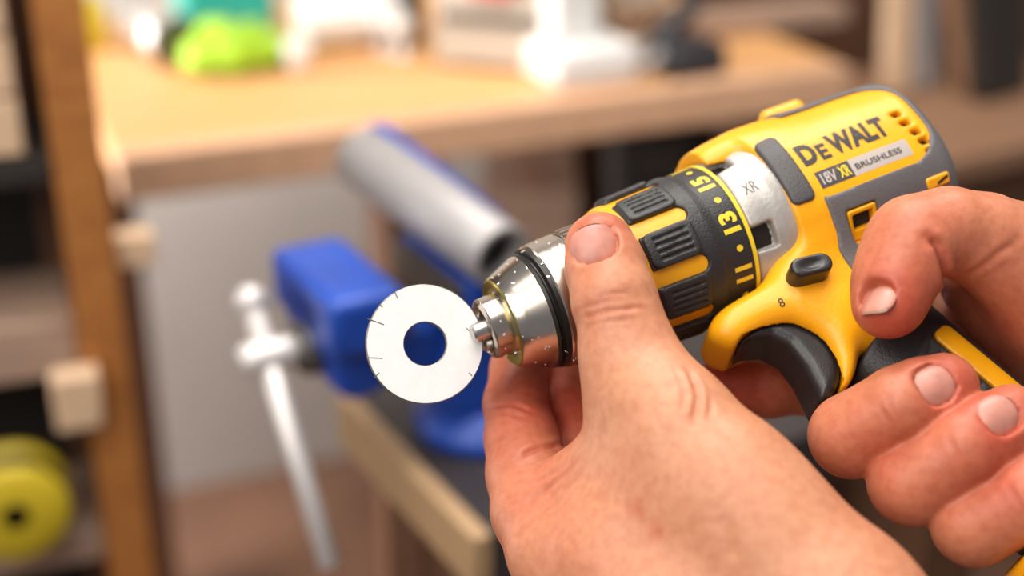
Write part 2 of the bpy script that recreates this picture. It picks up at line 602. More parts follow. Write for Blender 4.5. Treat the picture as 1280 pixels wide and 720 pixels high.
# white stand: column on a foot
p = on_bench(735, 112)
t = thing('column_stand', 'white upright column stand with broad foot on the workbench', 'stand', p)
V, F = box_vf(p + bn * 0.05 + be * 0.012 + Z * 0.022, be * 0.052, bn * 0.05, Z * 0.022); bevel(mesh_obj('foot', V, F, M['white'], t), 0.01, 3)
V, F = box_vf(p + bn * 0.06 + be * 0.002 + Z * 0.20, be * 0.029, bn * 0.03, Z * 0.157); bevel(mesh_obj('column', V, F, M['white'], t), 0.008, 3)
V, F = lathe_vf(p + bn * 0.06 + be * 0.002 + Z * 0.357, Z, [(0, 0.02), (0.004, 0.022), (0.02, 0.022), (0.026, 0.016)], 24); mesh_obj('cap', V, F, M['silver'], t)
# beige machine
p = on_bench(632, 92)
t = thing('bench_machine', 'beige metal machine housing with red switch beside the white column', 'machine', p)
me_ = unit(be * 0.75 - bn * 0.66); mn_ = np.array([-me_[1], me_[0], 0])
V, F = prism_vf([p - me_ * 0.085 + Z * 0.004, p + me_ * 0.055 + Z * 0.004, p + me_ * 0.055 + Z * 0.20, p + me_ * 0.03 + Z * 0.25, p - me_ * 0.085 + Z * 0.25], mn_ * 0.16)
bevel(mesh_obj('housing', V, F, M['beige'], t), 0.008, 3)
V, F = box_vf(p - me_ * 0.012 + Z * 0.105 - mn_ * 0.006, me_ * 0.025, mn_ * 0.008, Z * 0.018); bevel(mesh_obj('switch', V, F, M['red'], t), 0.004)
V, F = box_vf(p - me_ * 0.015 + Z * 0.06 - mn_ * 0.001, me_ * 0.06, mn_ * 0.003, Z * 0.006); mesh_obj('trim_strip', V, F, M['steel'], t, smooth=False)
for s_ in (-1, 1):
    V, F = lathe_vf(p + me_ * (-0.015 + 0.05 * s_) + mn_ * 0.08, Z, [(0, 0.012), (0.006, 0.012)], 16); mesh_obj('rubber_foot', V, F, M['toolblack'], t)
# paper roll + two chrome knobs
p = on_bench(452, 60)
V, F = lathe_vf(p - be * 0.07 + Z * 0.0325 + bn * 0.02, be, [(0.002, 0.012), (0, 0.014), (0, 0.030), (0.003, 0.032), (0.137, 0.032), (0.14, 0.030), (0.14, 0.014), (0.138, 0.012)], 32)
tag(mesh_obj('paper_roll', V, F, M['white'], smooth=True), 'white roll lying on the workbench left of the beige machine', 'roll')
for i, (x, y) in enumerate(((480, 63), (503, 70))):
    p = on_bench(x, y)
    t = thing('chrome_knob', ['shiny chrome ball knob right against the white roll', 'shiny chrome ball knob beside the black bottle'][i], 'knob', p, 'chrome knobs on the workbench')
    V, F = lathe_vf(p, Z, [(0, 0.014), (0.003, 0.014), (0.006, 0.006), (0.022, 0.006)], 20); mesh_obj('stem', V, F, M['chrome'], t)
    V, F = ball_vf(p + Z * 0.034, 0.015); mesh_obj('ball', V, F, M['chrome'], t)
p = on_bench(522, 60)
t = thing('bottle', 'black bottle standing on the workbench between roll and machine', 'bottle', p)
V, F = lathe_vf(p + bn * 0.03, Z, [(0, 0.014), (0.003, 0.017), (0.12, 0.017), (0.14, 0.010), (0.15, 0.008)], 24); mesh_obj('body', V, F, M['toolblack'], t)
V, F = lathe_vf(p + bn * 0.03, Z, [(0.15, 0.011), (0.17, 0.011), (0.172, 0.009)], 20); mesh_obj('cap', V, F, M['steel'], t)


# crumpled lime work glove, teal box, silver torch, small white cup (left end of the bench)
def blob(name, cs, m, label, cat, h=4.0, k=14.0, noise=2.0, parent=None):
    c = np.array([x[:3] for x in cs]); r = np.array([x[3] for x in cs])
    lo = (c - r[:, None] - 8).min(0); hi = (c + r[:, None] + 8).max(0)
    v = Vol(lo, hi, h)
    for a in cs: v.cone(a[:3], np.array(a[:3]) + [0.1, 0, 0], a[3], a[3], k)
    V, Q = v.mesh(2)
    V = V + noise * np.stack([np.sin(V[:, 1] * 0.21), np.sin(V[:, 2] * 0.26), np.sin(V[:, 0] * 0.23)], 1)
    o = mesh_obj(name, V * 0.001, Q, m)
    o['_o'] = list(o.location)
    return tag(o, label, cat)


g0 = on_bench(322, 96)
bl = lambda du, dn, z, r: (*((g0 + be * du + bn * dn) * 1000 + np.array([0, 0, z])), r)
blob('work_glove', [bl(-0.055, 0.03, 22, 22), bl(-0.02, 0.02, 26, 26), bl(0.015, 0.03, 22, 22), bl(0.045, 0.05, 18, 18), bl(0.05, 0.02, 15, 15), bl(-0.03, 0.06, 30, 26), bl(0.01, 0.07, 26, 22)], M['lime'],
     'crumpled lime green work glove on the left end of the workbench', 'glove')
p = on_bench(292, 40)
t = thing('storage_box', 'teal plastic storage box behind the lime glove', 'box', p)
V, F = box_vf(p + bn * 0.05 + Z * 0.035, be * 0.055, bn * 0.05, Z * 0.034); bevel(mesh_obj('body', V, F, M['teal'], t), 0.006)
V, F = box_vf(p + bn * 0.05 + Z * 0.074, be * 0.058, bn * 0.053, Z * 0.005); bevel(mesh_obj('lid', V, F, M['teal'], t), 0.003)
pa = on_bench(150, 44) + Z * 0.03; pb = on_bench(222, 84) + Z * 0.03
t = thing('hand_torch', 'silver grey tube torch lying beside the lime glove', 'torch', (pa + pb) / 2 - Z * 0.03)
ln_ = np.linalg.norm(pb - pa)
V, F = lathe_vf(pa, pb - pa, [(0, 0.016), (0.003, 0.019), (ln_ * 0.7, 0.020), (ln_ * 0.78, 0.0285), (ln_, 0.0295)], 28); mesh_obj('barrel', V, F, M['silver'], t)
V, F = lathe_vf(pb, pb - pa, [(0.0002, 0.0295), (0.006, 0.0285), (0.007, 0.022)], 28); mesh_obj('bezel', V, F, M['steel'], t)
p = on_bench(352, 92) + be * 0.02
V, F = lathe_vf(p, Z, [(0, 0.012), (0.002, 0.014), (0.034, 0.018), (0.036, 0.0165), (0.006, 0.012), (0.005, 0.002)], 24)
tag(mesh_obj('cup', V, F, M['white']), 'small white cup standing right of the lime glove', 'cup')
p = on_bench(112, 60)
V, F = lathe_vf(p, Z, [(0, 0.022), (0.002, 0.024), (0.05, 0.024), (0.056, 0.02), (0.06, 0.02), (0.062, 0.018)], 24)
tag(mesh_obj('varnish_tin', V, F, M['mustard']), 'small mustard tin on the workbench behind the stained post', 'tin')

# boxes, coil and black tool on the right half of the bench
p = on_bench(822, 72)
t = thing('cardboard_box', 'open tan cardboard box under the cloudy tub', 'box', p + bn * 0.06)
V, F = box_vf(p + bn * 0.06 + Z * 0.028, be * 0.045, bn * 0.05, Z * 0.027); mesh_obj('body', V, F, M['pale'], t, smooth=False)
V, F = box_vf(p + bn * 0.006 - be * 0.0 + Z * 0.05, be * 0.044, bn * 0.003, Z * 0.008); mesh_obj('flap', V, F, M['tan'], t, smooth=False)
t = thing('plastic_tub', 'cloudy white plastic tub resting on the cardboard box', 'tub', p + bn * 0.06 + Z * 0.0555)
V, F = lathe_vf(p + bn * 0.06 + Z * 0.0555, Z, [(0, 0.034), (0.002, 0.036), (0.045, 0.043), (0.048, 0.045), (0.052, 0.045)], 32); mesh_obj('body', V, F, M['clear'], t)
V, F = lathe_vf(p + bn * 0.06 + Z * 0.1075, Z, [(0, 0.046), (0.006, 0.046), (0.008, 0.043)], 32); mesh_obj('lid', V, F, M['white'], t)
p = on_bench(878, 100)
t = thing('battery_charger', 'black battery charger with tilted handle on the workbench', 'charger', p)
V, F = box_vf(p + bn * 0.04 + Z * 0.018, be * 0.036, bn * 0.035, Z * 0.0175); bevel(mesh_obj('base', V, F, M['toolblack'], t), 0.006)
V, F = lathe_vf(p + bn * 0.05 - be * 0.035 + Z * 0.03, be * 0.9 + bn * 0.35 + Z * 0.55, [(0, 0.012), (0.004, 0.014), (0.085, 0.012), (0.09, 0.009)], 20); mesh_obj('handle', V, F, M['toolblack'], t)
p = on_bench(818, 98)
V = []; F = []
for i in range(40):
    for j in range(10):
        a, b = 2 * math.pi * i / 40, 2 * math.pi * j / 10
        V.append(p + Z * (0.0075 + 0.0075 * math.sin(b) + 0.012 * (1 + math.cos(a))) + (0.026 + 0.0075 * math.cos(b)) * (math.cos(a) * be + math.sin(a) * bn) + bn * 0.03)
for i in range(40):
    for j in range(10):
        F.append((i * 10 + j, (i + 1) % 40 * 10 + j, (i + 1) % 40 * 10 + (j + 1) % 10, i * 10 + (j + 1) % 10))
tag(mesh_obj('hose_coil', V, F, M['tube']), 'grey coiled hose ring beside the black charger', 'hose')
p = on_bench(1000, 66)
V, F = box_vf(p + bn * 0.13 + Z * 0.012, be * 0.14, bn * 0.03, Z * 0.0118)
bevel(mesh_obj('offcut_board', V, F, M['shelf']), 0.002); tag(bpy.context.scene.objects['offcut_board'], 'greyish brown offcut board lying along the back of the workbench', 'board')

# dark wall cabinet behind the right half
wdn = (WA - bA) @ bn                                            # distance from bench front to the wall
cb0 = bA * np.array([1, 1, 0]) + be * 0.70 + bn * (wdn - 0.13)
cab = thing('wall_cabinet', 'dark brown wooden cabinet standing against the back wall', 'cabinet', cb0 + be * 0.6)
V, F = box_vf(cb0 + be * 0.6 + Z * 0.85, be * 0.6, bn * 0.12, Z * 0.8495); mesh_obj('body', V, F, M['brown'], cab, smooth=False)
for k in range(3):
    V, F = box_vf(cb0 + be * (0.2 + 0.4 * k) - bn * 0.13 + Z * 0.87, be * 0.19, bn * 0.009, Z * 0.80); d_ = mesh_obj('door', V, F, M['brown'], cab); bevel(d_, 0.004)
    V, F = lathe_vf(cb0 + be * (0.35 + 0.4 * k) - bn * 0.139 + Z, -bn, [(0, 0.006), (0.012, 0.006), (0.016, 0.014), (0.026, 0.012)], 16); mesh_obj('knob', V, F, M['silver'], d_)

# lower side table at the right, with leaning boards
TZ = 0.80
ta = WZ(1085, 222, TZ); tb = WZ(1330, 168, TZ); te = unit(tb - ta); tn = np.array([-te[1], te[0], 0]); tl = np.linalg.norm(tb - ta)
tab = thing('side_table', 'low brown wooden side table beyond the drill', 'table', [*(ta + te * tl / 2 + tn * 0.18)[:2], 0])
V, F = box_vf(ta + te * (tl / 2 + 0.14) + tn * 0.18 - Z * 0.015, te * (tl / 2 + 0.12), tn * 0.18, Z * 0.015); bevel(mesh_obj('top', V, F, M['tan'], tab), 0.003)
for du, dn in ((0.05, 0.03), (tl + 0.22, 0.03), (0.05, 0.33), (tl + 0.22, 0.33)):
    V, F = box_vf(ta + te * du + tn * dn - Z * (TZ + 0.03) / 2, te * 0.022, tn * 0.022, Z * ((TZ - 0.03) / 2 - 0.0003)); bevel(mesh_obj('leg', V, F, M['brown'], tab), 0.002)
V, F = box_vf(ta + te * (tl / 2 + 0.135) + tn * 0.035 - Z * 0.09, te * (tl / 2 + 0.05), tn * 0.01, Z * 0.055); mesh_obj('apron', V, F, M['brown'], tab, smooth=False)


def lean(name, px, py, dx, hgt, wd_, th_, m, label, cat, tilt):
    b = WZ(px, py, TZ + 0.0005); a = unit(Z + te * tilt + tn * 0.12)
    s_ = unit(te - a * (te @ a)); n_ = np.cross(a, s_)
    V, F = box_vf(b + a * (hgt / 2 + 0.003 + wd_ * abs(tilt)), s_ * wd_, n_ * th_, a * hgt / 2)
    o = bevel(mesh_obj(name, V, F, m), 0.003); tag(o, label, cat); return o


lean('timber_batten', 1118, 118, 0, 0.5, 0.020, 0.012, M['pale'], 'pale upright timber batten standing on the side table', 'batten', 0.02)
lean('aluminium_rail', 1150, 112, 0, 0.5, 0.018, 0.010, M['tube'], 'grey metal rail standing next to the pale batten', 'rail', 0.04)
lean('plank', 1215, 118, 0, 0.42, 0.016, 0.01, M['tan'], 'tan plank leaning left against the dark cabinet', 'plank', -0.28)
lean('dark_board', 1250, 122, 0, 0.36, 0.045, 0.012, M['dark'], 'black board standing on the side table behind the drill', 'board', -0.1)
p = WZ(1062, 150, TZ)

# cardboard carton and black toolbox on the floor under the bench
c = W(664, 290, 1.90)
obx = thing('carton', 'brown carton standing on the floor under the workbench', 'carton', [c[0], c[1] + 0.15, 0])
zt = WZ(668, 225, 0.5)
V, F = box_vf((c[0], c[1] + 0.16, c[2] / 2 + 0.02), (0.065, 0, 0), (0, 0.1, 0), (0, 0, c[2] / 2 + 0.0195)); mesh_obj('body', V, F, M['shelf'], obx, smooth=False)
V, F = box_vf((c[0], c[1] + 0.16, c[2] + 0.0405), (0.02, 0, 0), (0, 0.101, 0), (0, 0, 0.0006)); mesh_obj('tape', V, F, M['tan'], obx, smooth=False)
c = W(806, 215, 1.8)
obx = thing('tool_chest', 'black tool chest on the floor in the shadow under the workbench', 'tool chest', [c[0] + 0.02, c[1] + 0.12, 0])
V, F = box_vf((c[0] + 0.02, c[1] + 0.12, 0.415), (0.058, 0, 0), (0, 0.10, 0), (0, 0, 0.4145)); bevel(mesh_obj('body', V, F, M['dark'], obx), 0.006)
for k in range(5):
    V, F = box_vf((c[0] + 0.02, c[1] + 0.013, 0.1 + 0.16 * k), (0.052, 0, 0), (0, 0.006, 0), (0, 0, 0.07)); d_ = mesh_obj('drawer', V, F, M['dark'], obx); bevel(d_, 0.003)
    V, F = box_vf((c[0] + 0.02, c[1] + 0.003, 0.13 + 0.16 * k), (0.03, 0, 0), (0, 0.004, 0), (0, 0, 0.006)); mesh_obj('handle', V, F, M['steel'], d_, smooth=False)

# ---------------------------------------------------------------- vise stand
SZ = 0.90
sA = WZ(441, 487, SZ); sB = WZ(616, 668, SZ)
se = unit(sB - sA); sn = np.array([-se[1], se[0], 0])          # sn points right/away from the edge
if sn[0] < 0: sn = -sn
sl_n = np.linalg.norm(sB - sA)
stand = thing('vise_stand', 'sturdy wooden stand with dark top and pale plywood edge carrying the blue vise', 'stand', [*(sA + se * sl_n / 2 + sn * 0.2)[:2], 0])
V, F = box_vf(sA + se * sl_n / 2 + sn * 0.22 - Z * 0.0185, se * (sl_n / 2 - 0.001), sn * 0.22, Z * 0.0185); mesh_obj('top', V, F, M['darktop'], stand, smooth=False)
V, F = box_vf(sA + se * sl_n / 2 - sn * 0.006 - Z * 0.0185, se * sl_n / 2, sn * 0.006, Z * 0.0187); bevel(mesh_obj('plywood_edge', V, F, M['ply'], stand), 0.0015)
for du, dn in ((0.035, 0.045), (sl_n - 0.035, 0.045), (0.035, 0.38), (sl_n - 0.035, 0.38)):
    V, F = box_vf(sA + se * du + sn * dn - Z * (SZ + 0.037) / 2, se * 0.028, sn * 0.028, Z * ((SZ - 0.037) / 2 - 0.0003)); bevel(mesh_obj('leg', V, F, M['brown'], stand), 0.002)
V, F = box_vf(sA + se * sl_n / 2 + sn * 0.03 - Z * 0.078, se * (sl_n / 2 - 0.068), sn * 0.010, Z * 0.04); mesh_obj('apron', V, F, M['brown'], stand, smooth=False)
V, F = box_vf(sA + se * sl_n / 2 + sn * 0.21 - Z * 0.62, se * (sl_n / 2 - 0.01), sn * 0.20, Z * 0.010); mesh_obj('lower_shelf', V, F, M['brown'], stand, smooth=False)

# ---------------------------------------------------------------- blue vise
vX = -sn; vY = se; vO = WZ(580, 535, SZ) + Z * 0.0003          # vX: forward, out over the edge
vise = thing('bench_vise', 'blue enamelled bench vise with chrome T handle bolted to the stand', 'vise', vO)


def vp(x, y, z): return vO + (vX * x + vY * y + Z * z) * 0.001


def vbox(name, x0, x1, y0, y1, z0, z1, m, bev=4, parent=vise):
    V, F = box_vf(vp((x0 + x1) / 2, (y0 + y1) / 2, (z0 + z1) / 2), vX * (x1 - x0) / 2000, vY * (y1 - y0) / 2000, Z * (z1 - z0) / 2000)
    o = mesh_obj(name, V, F, m, parent)
    if bev: bevel(o, bev * 0.001, 3)
    return o


def vprism(name, pts, y0, y1, m, bev=4, parent=vise):
    V, F = prism_vf([vp(x, y0, z) for x, z in pts], vY * (y1 - y0) * 0.001)
    o = mesh_obj(name, V, F, m, parent)
    if bev: bevel(o, bev * 0.001, 3)
    return o


V, F = lathe_vf(vp(-20, 0, 0), Z, [(0, 0.050), (0.010, 0.050), (0.014, 0.044), (0.024, 0.040)], 40); mesh_obj('swivel_base', V, F, M['blue'], vise)
vprism('fixed_body', [(-75, 24), (18, 24), (30, 42), (22, 72), (18, 118), (-8, 118), (-14, 84), (-60, 78), (-84, 60)], -30, 30, M['blue'], 7)
vbox('fixed_jaw', -6, 21, -46, 46, 92, 122, M['blue'], 5)
vbox('jaw_plate', 21, 26, -44, 44, 96, 121, M['steel'], 1)
vbox('slide_bar', 20, 84, -17, 17, 52, 86, M['blue'], 4)
vprism('front_jaw', [(62, 58), (84, 52), (96, 62), (98, 82), (104, 92), (104, 126), (60, 126), (60, 92), (64, 72)], -30, 30, M['blue'], 7)
vbox('front_jaw_block', 58, 104, -48, 48, 92, 128, M['blue'], 6)
vbox('jaw_plate', 53, 58, -44, 44, 96, 121, M['steel'], 1)
V, F = lathe_vf(vp(92, 0, 82), vX, [(0, 0.017), (0.012, 0.017), (0.016, 0.014)], 32); mesh_obj('screw_collar', V, F, M['steel'], vise)
V, F = lathe_vf(vp(108, 0, 82), vX, [(0, 0.009), (0.006, 0.0095), (0.030, 0.010), (0.034, 0.008)], 32); hd = mesh_obj('screw_head', V, F, M['chrome'], vise)
hc = vp(126, 0, 82)
bd = unit(W(409, 696, 0.792) - hc)
V, F = lathe_vf(hc - bd * 0.030, bd, [(0, 0.0062), (0.156, 0.0062)], 24); hb_ = mesh_obj('handle_bar', V, F, M['chrome'], vise)
for e_ in (-0.034, 0.160):
    V, F = ball_vf(hc + bd * e_, 0.0095); mesh_obj('ball_end', V, F, M['chrome'], hb_)

# grey tube and blue bar held in the jaws
ta_ = W(628, 322, 0.80); tb_ = W(452, 196, 0.90); td = tb_ - ta_; tln = np.linalg.norm(td)
t = thing('steel_tube', 'grey hollow tube resting on the vise with its dark open end towards the chuck', 'tube', ta_ + td / 2)
V, F = lathe_vf(ta_, td, [(0.012, 0.0145), (0.001, 0.0145), (0, 0.0155), (0, 0.0185), (0.001, 0.0195), (tln, 0.0195), (tln, 0.0145), (tln - 0.012, 0.0145)], 40); mesh_obj('wall', V, F, M['tube'], t)
V, F = lathe_vf(ta_ + unit(td) * 0.012, td, [(0, 0.0146), (0.002, 0.0146)], 32); mesh_obj('bore_shade_disc', V, F, M['hole'], t)  # black disc standing for the shade inside the tube
ba_ = W(614, 290, 0.862); bb_ = W(472, 175, 0.967); bd_ = bb_ - ba_; bln = np.linalg.norm(bd_)
V, F = lathe_vf(ba_, bd_, [(0, 0.008), (0.004, 0.013), (bln, 0.013), (bln + 0.003, 0.01)], 24)
tag(mesh_obj('blue_bar', V, F, M['blue']), 'blue painted round bar lying alongside the grey tube', 'bar')

# ---------------------------------------------------------------- shelf rack at the left
rack_o = W(118, 360, 1.10)
ra = math.radians(19)                                           # rack recedes outwards along the view
rx = np.array([math.cos(ra), math.sin(ra), 0]) * -1.0           # to the left along the front
rx = np.array([-math.cos(ra), -math.sin(ra), 0]); ry = np.array([-math.sin(ra), math.cos(ra), 0])
rack = thing('shelf_rack', 'stained wooden shelf rack with orange brown corner post', 'shelf rack', [rack_o[0], rack_o[1], 0])


def rk(a, b, z): return np.array([rack_o[0], rack_o[1], 0]) + rx * a + ry * b + Z * z


def rbox(name, a0, a1, b0, b1, z0, z1, m, bev=2, parent=rack):
    V, F = box_vf(rk((a0 + a1) / 2, (b0 + b1) / 2, (z0 + z1) / 2), rx * (a1 - a0) / 2, ry * (b1 - b0) / 2, Z * (z1 - z0) / 2)
    o = mesh_obj(name, V, F, m, parent, smooth=bev > 0)
    if bev: bevel(o, bev * 0.001)
    return o


rbox('corner_post', -0.018, 0.018, -0.02, 0.02, 0.0005, 1.75, M['post'])
rbox('corner_post', 0.55, 0.61, -0.02, 0.02, 0.0005, 1.75, M['post'])
rbox('corner_post', 0.0, 0.036, 0.100, 0.130, 0.0005, 1.75, M['brown'])
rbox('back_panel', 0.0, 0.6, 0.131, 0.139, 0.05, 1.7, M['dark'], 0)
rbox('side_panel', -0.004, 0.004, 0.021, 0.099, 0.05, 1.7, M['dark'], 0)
z1 = W(60, 392, 1.10)[2]
rbox('shelf_board', 0.019, 0.549, -0.015, 0.0995, z1 - 0.046, z1, M['shelf'])
z2 = W(22, 724, 1.10)[2]
rbox('shelf_board', 0.019, 0.549, -0.015, 0.0995, z2 - 0.03, z2, M['shelf'])
z3 = W(30, 160, 1.10)[2]
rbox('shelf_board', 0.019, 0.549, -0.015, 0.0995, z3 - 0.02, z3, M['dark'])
zc0 = W(85, 562, 1.07)[2]; zc1 = z1 - 0.0465
rbox('cleat', 0.006, 0.042, -0.043, -0.0205, zc0, zc1 + 0.012, M['pale'], 3)
# pale crate on the upper shelf
cr = thing('wooden_crate', 'pale wooden crate on the upper shelf of the stained rack', 'crate', rk(0.13, 0.08, z3))
for k in range(3):
    rbox('slat', 0.036, 0.26, -0.012, -0.002, z3 + 0.003 + 0.045 * k, z3 + 0.045 + 0.045 * k, M['pale'], 1.5, cr)
rbox('side', 0.036, 0.046, -0.001, 0.09, z3 + 0.0005, z3 + 0.135, M['pale'], 1, cr); rbox('side', 0.25, 0.26, -0.001, 0.09, z3 + 0.0005, z3 + 0.135, M['pale'], 1, cr)
rbox('bottom', 0.047, 0.249, -0.001, 0.09, z3 + 0.0005, z3 + 0.008, M['pale'], 0, cr)
# yellow reel on the lower shelf
rc = W(20, 645, 1.105)
reel = thing('cable_reel', 'round mustard yellow reel with small dark centre hole on the lower shelf', 'reel', [rc[0], rc[1], z2 + 0.0003])
rr_ = rc[2] - z2 - 0.0005
V, F = lathe_vf(rc, -ry, [(-0.045, 0.011), (-0.045, rr_), (-0.038, rr_), (-0.038, rr_ * 0.55), (-0.008, rr_ * 0.55), (-0.008, rr_), (-0.001, rr_), (0.002, rr_ - 0.004), (0.002, 0.011)], 48, cap=False); mesh_obj('flanges', V, F, M['mustard'], reel)
V, F = lathe_vf(rc, -ry, [(-0.037, rr_ * 0.56), (-0.037, rr_ * 0.85), (-0.009, rr_ * 0.85), (-0.009, rr_ * 0.56)], 48, cap=False); mesh_obj('cable_winding', V, F, M['toolblack'], reel)
V, F = lathe_vf(rc, -ry, [(-0.044, 0.0108), (-0.006, 0.0108)], 24); mesh_obj('hole_shade_fill', V, F, M['hole'], reel)  # black cylinder standing for the shade in the centre hole
# block fixed to the post, below the bench end
rbox('offcut_block', -0.048, -0.019, -0.01, 0.012, W(182, 330, 1.1)[2], W(182, 285, 1.1)[2], M['pale'], 2)
# ================================================================== THE DRILL
DR = thing('cordless_drill', 'yellow and black cordless drill with steel keyless chuck gripped in both hands', 'drill', d2w([90.0, 20.0, 0.0]))


def dl(name, prof, m, seg=64, parent=DR, c=(0, 0)):
    """lathe about the drill axis: profile of (u, r) in mm"""
    V = []; F = []
    for (u, r) in prof:
        for k in range(seg):
            an = 2 * math.pi * k / seg
            V.append((u, c[0] + r * math.cos(an), c[1] + r * math.sin(an)))
    n = len(prof)
    for i in range(n - 1):
        for k in range(seg):
            k2 = (k + 1) % seg
            F.append((i * seg + k, i * seg + k2, (i + 1) * seg + k2, (i + 1) * seg + k))
    if prof[0] != prof[-1]:
        F.append(tuple(range(seg - 1, -1, -1))); F.append(tuple((n - 1) * seg + k for k in range(seg)))
    else:
        F = [tuple(x % ((n - 1) * seg) if x >= (n - 1) * seg else x for x in f) for f in F]
        V = V[:(n - 1) * seg]
    o = mesh_obj(name, d2w(np.array(V)), F, m, parent)
    bm = bmesh.new(); bm.from_mesh(o.data)
    for e in bm.edges:
        if len(e.link_faces) == 2 and e.calc_face_angle(0) > math.radians(28): e.smooth = False
    bm.to_mesh(o.data); bm.free()
    return o


def dvol(name, vol, m, parent=DR, smooth=1):
    V, Q = vol.mesh(smooth)
    return mesh_obj(name, d2w(V), Q, m, parent)


# --- chuck
nose = dl('chuck_nose', [(-3.0, 6.3), (-4.6, 8.4), (-4.2, 9.6), (-3.6, 10.2), (2.6, 10.6), (3.2, 10.6), (3.2, 9.0)], M['chuck'])
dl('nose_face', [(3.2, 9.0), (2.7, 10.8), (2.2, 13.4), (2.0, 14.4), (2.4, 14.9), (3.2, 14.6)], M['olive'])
dl('chuck_cone', [(2.5, 14.0), (2.5, 15.0), (3.0, 15.4), (6, 16.6), (12.4, 19.2), (12.9, 19.4), (13.1, 18.4)], M['chuck'])
dl('chuck_bore', [(-2.7, 6.8), (-3.05, 6.4), (-3.05, 0.5)], M['chuckdark'])
dl('chuck_groove', [(12.8, 18.6), (13.0, 19.6), (14.0, 20.0), (14.8, 19.0), (15.4, 19.0), (15.9, 20.6), (17.6, 20.8), (17.8, 19.5)], M['chuckdark'])
slv = dl('chuck_sleeve', [(17.2, 18.5), (17.2, 20.6), (17.8, 21.3), (21, 21.7), (22, 21.6), (23, 21.7), (27, 21.9), (27.6, 21.5), (28.2, 21.5), (28.6, 21.9), (44, 22.2), (45, 21.6), (45.2, 18)], M['chuck'])
# knurling on the sleeve
for k in range(46):
    an = 2 * math.pi * k / 46
    cv, cw = math.cos(an), math.sin(an)
    V, F = box_vf((36.5, 22.1 * cv, 22.1 * cw), (7.2, 0, 0), (0, 0.35 * cv, 0.35 * cw), (0, -0.62 * cw, 0.62 * cv))
    if k == 0:
        V0, F0 = [], []
    n0 = len(V0); V0 += V; F0 += [tuple(i + n0 for i in f) for f in F]
kn = mesh_obj('knurl_ribs', d2w(np.array(V0)), F0, M['chuck'], slv, smooth=False); kn['kind'] = 'stuff'
# three jaws: rounded fingers sliding out of the nose, the near one in front of the washer
for k, (dv, dw, u0) in enumerate([(1.6, 3.4, -9.6), (-3.6, -3.4, -8.0), (2.6, -4.4, -6.0)]):
    rr = 3.2 if k == 0 else 2.7
    jw = dl('jaw', [(u0, 0.4), (u0, rr - 0.8), (u0 + 0.7, rr - 0.1), (u0 + 1.2, rr), (4, rr), (4, 0.4)], M['jaw'], 24, c=(dv, dw))
# metal shavings on the chuck
V0, F0 = [], []
for k in range(46):
    u = rng.uniform(-2, 26); an = math.radians(rng.uniform(-110, 60))
    r = np.interp(u, [-3, 2.6, 2.7, 12.4, 13, 17, 18, 28], [10.4, 10.7, 15.2, 19.2, 20, 21, 21.4, 21.9]) + 0.05
    c = np.array([u, -r * math.sin(an), r * math.cos(an)]); n = np.array([0, -math.sin(an), math.cos(an)])
    t1 = unit(np.cross(n, rng.normal(size=3))); t2 = np.cross(n, t1)
    l = rng.uniform(0.15, 0.65) * (1.4 if rng.random() < 0.25 else 1); w_ = rng.uniform(0.12, 0.28)
    V, F = box_vf(c, t1 * l, t2 * w_, n * 0.14)
    n0 = len(V0); V0 += V; F0 += [tuple(i + n0 for i in f) for f in F]
fk = mesh_obj('metal_shavings', d2w(np.array(V0)), F0, M['flake'], DR, smooth=False); fk['kind'] = 'stuff'

# --- torque collar: yellow core ring, black ribbed grip with printed numbers
dl('torque_collar', [(43.8, 19), (43.8, 23.4), (44.6, 24.5), (46, 25.0), (72, 26.0), (72, 19)], M['yellow'], 96)
vg = Vol((43, -31, -31), (86, 31, 31), 0.42)
U, V_, W_ = vg.grid()
R = np.sqrt(V_ ** 2 + W_ ** 2); PH = np.degrees(np.arctan2(-V_, W_))
Rt = np.interp(vg.ax[0], [46, 60, 68, 71, 74, 84], [25.9, 26.5, 27.0, 27.3, 26.6, 27.0])[:, None, None]
base = np.maximum(R - Rt, 22.5 - R)
base = np.maximum(base, np.maximum(47.8 - U, U - 83.2))
# raised pads between the slots
ang = ((PH - 2 + 20) % 40) - 20           # 0 at slot centre
arc = np.radians(np.abs(ang)) * 26.0
slot = np.sqrt(np.maximum(U - 64.2, 0) ** 2 + arc ** 2) - 2.9
slot = np.where(U < 64.2, arc - 2.9, slot)
base = smax(base, -slot, 1.0)
arcp = np.radians(20 - np.abs(ang)) * 26.0
pad = rbox2(arcp - 6.1, np.abs(U - 57.2) - 8.8, 2.6)
padd = smax(np.maximum(R - Rt - 1.05, 23 - R), pad, 0.8)
ribs = np.minimum.reduce([np.abs(arcp * np.sign(ang) - x) for x in (-3.3, -1.1, 1.1, 3.3)])
groove = np.maximum(np.maximum(0.35 - (0.8 - ribs), -9), np.abs(U - 57.6) - 6.0)
padd = smax(padd, -np.maximum(groove, -(R - Rt - 0.35)), 0.4)
vg.F = np.minimum(base, padd).astype(np.float32)
grip = dvol('torque_grip', vg, M['black'], smooth=1)
dl('index_line', [(83.0, 24), (83.0, 27.1), (84.3, 27.2), (84.3, 24)], M['numeral'], 96)

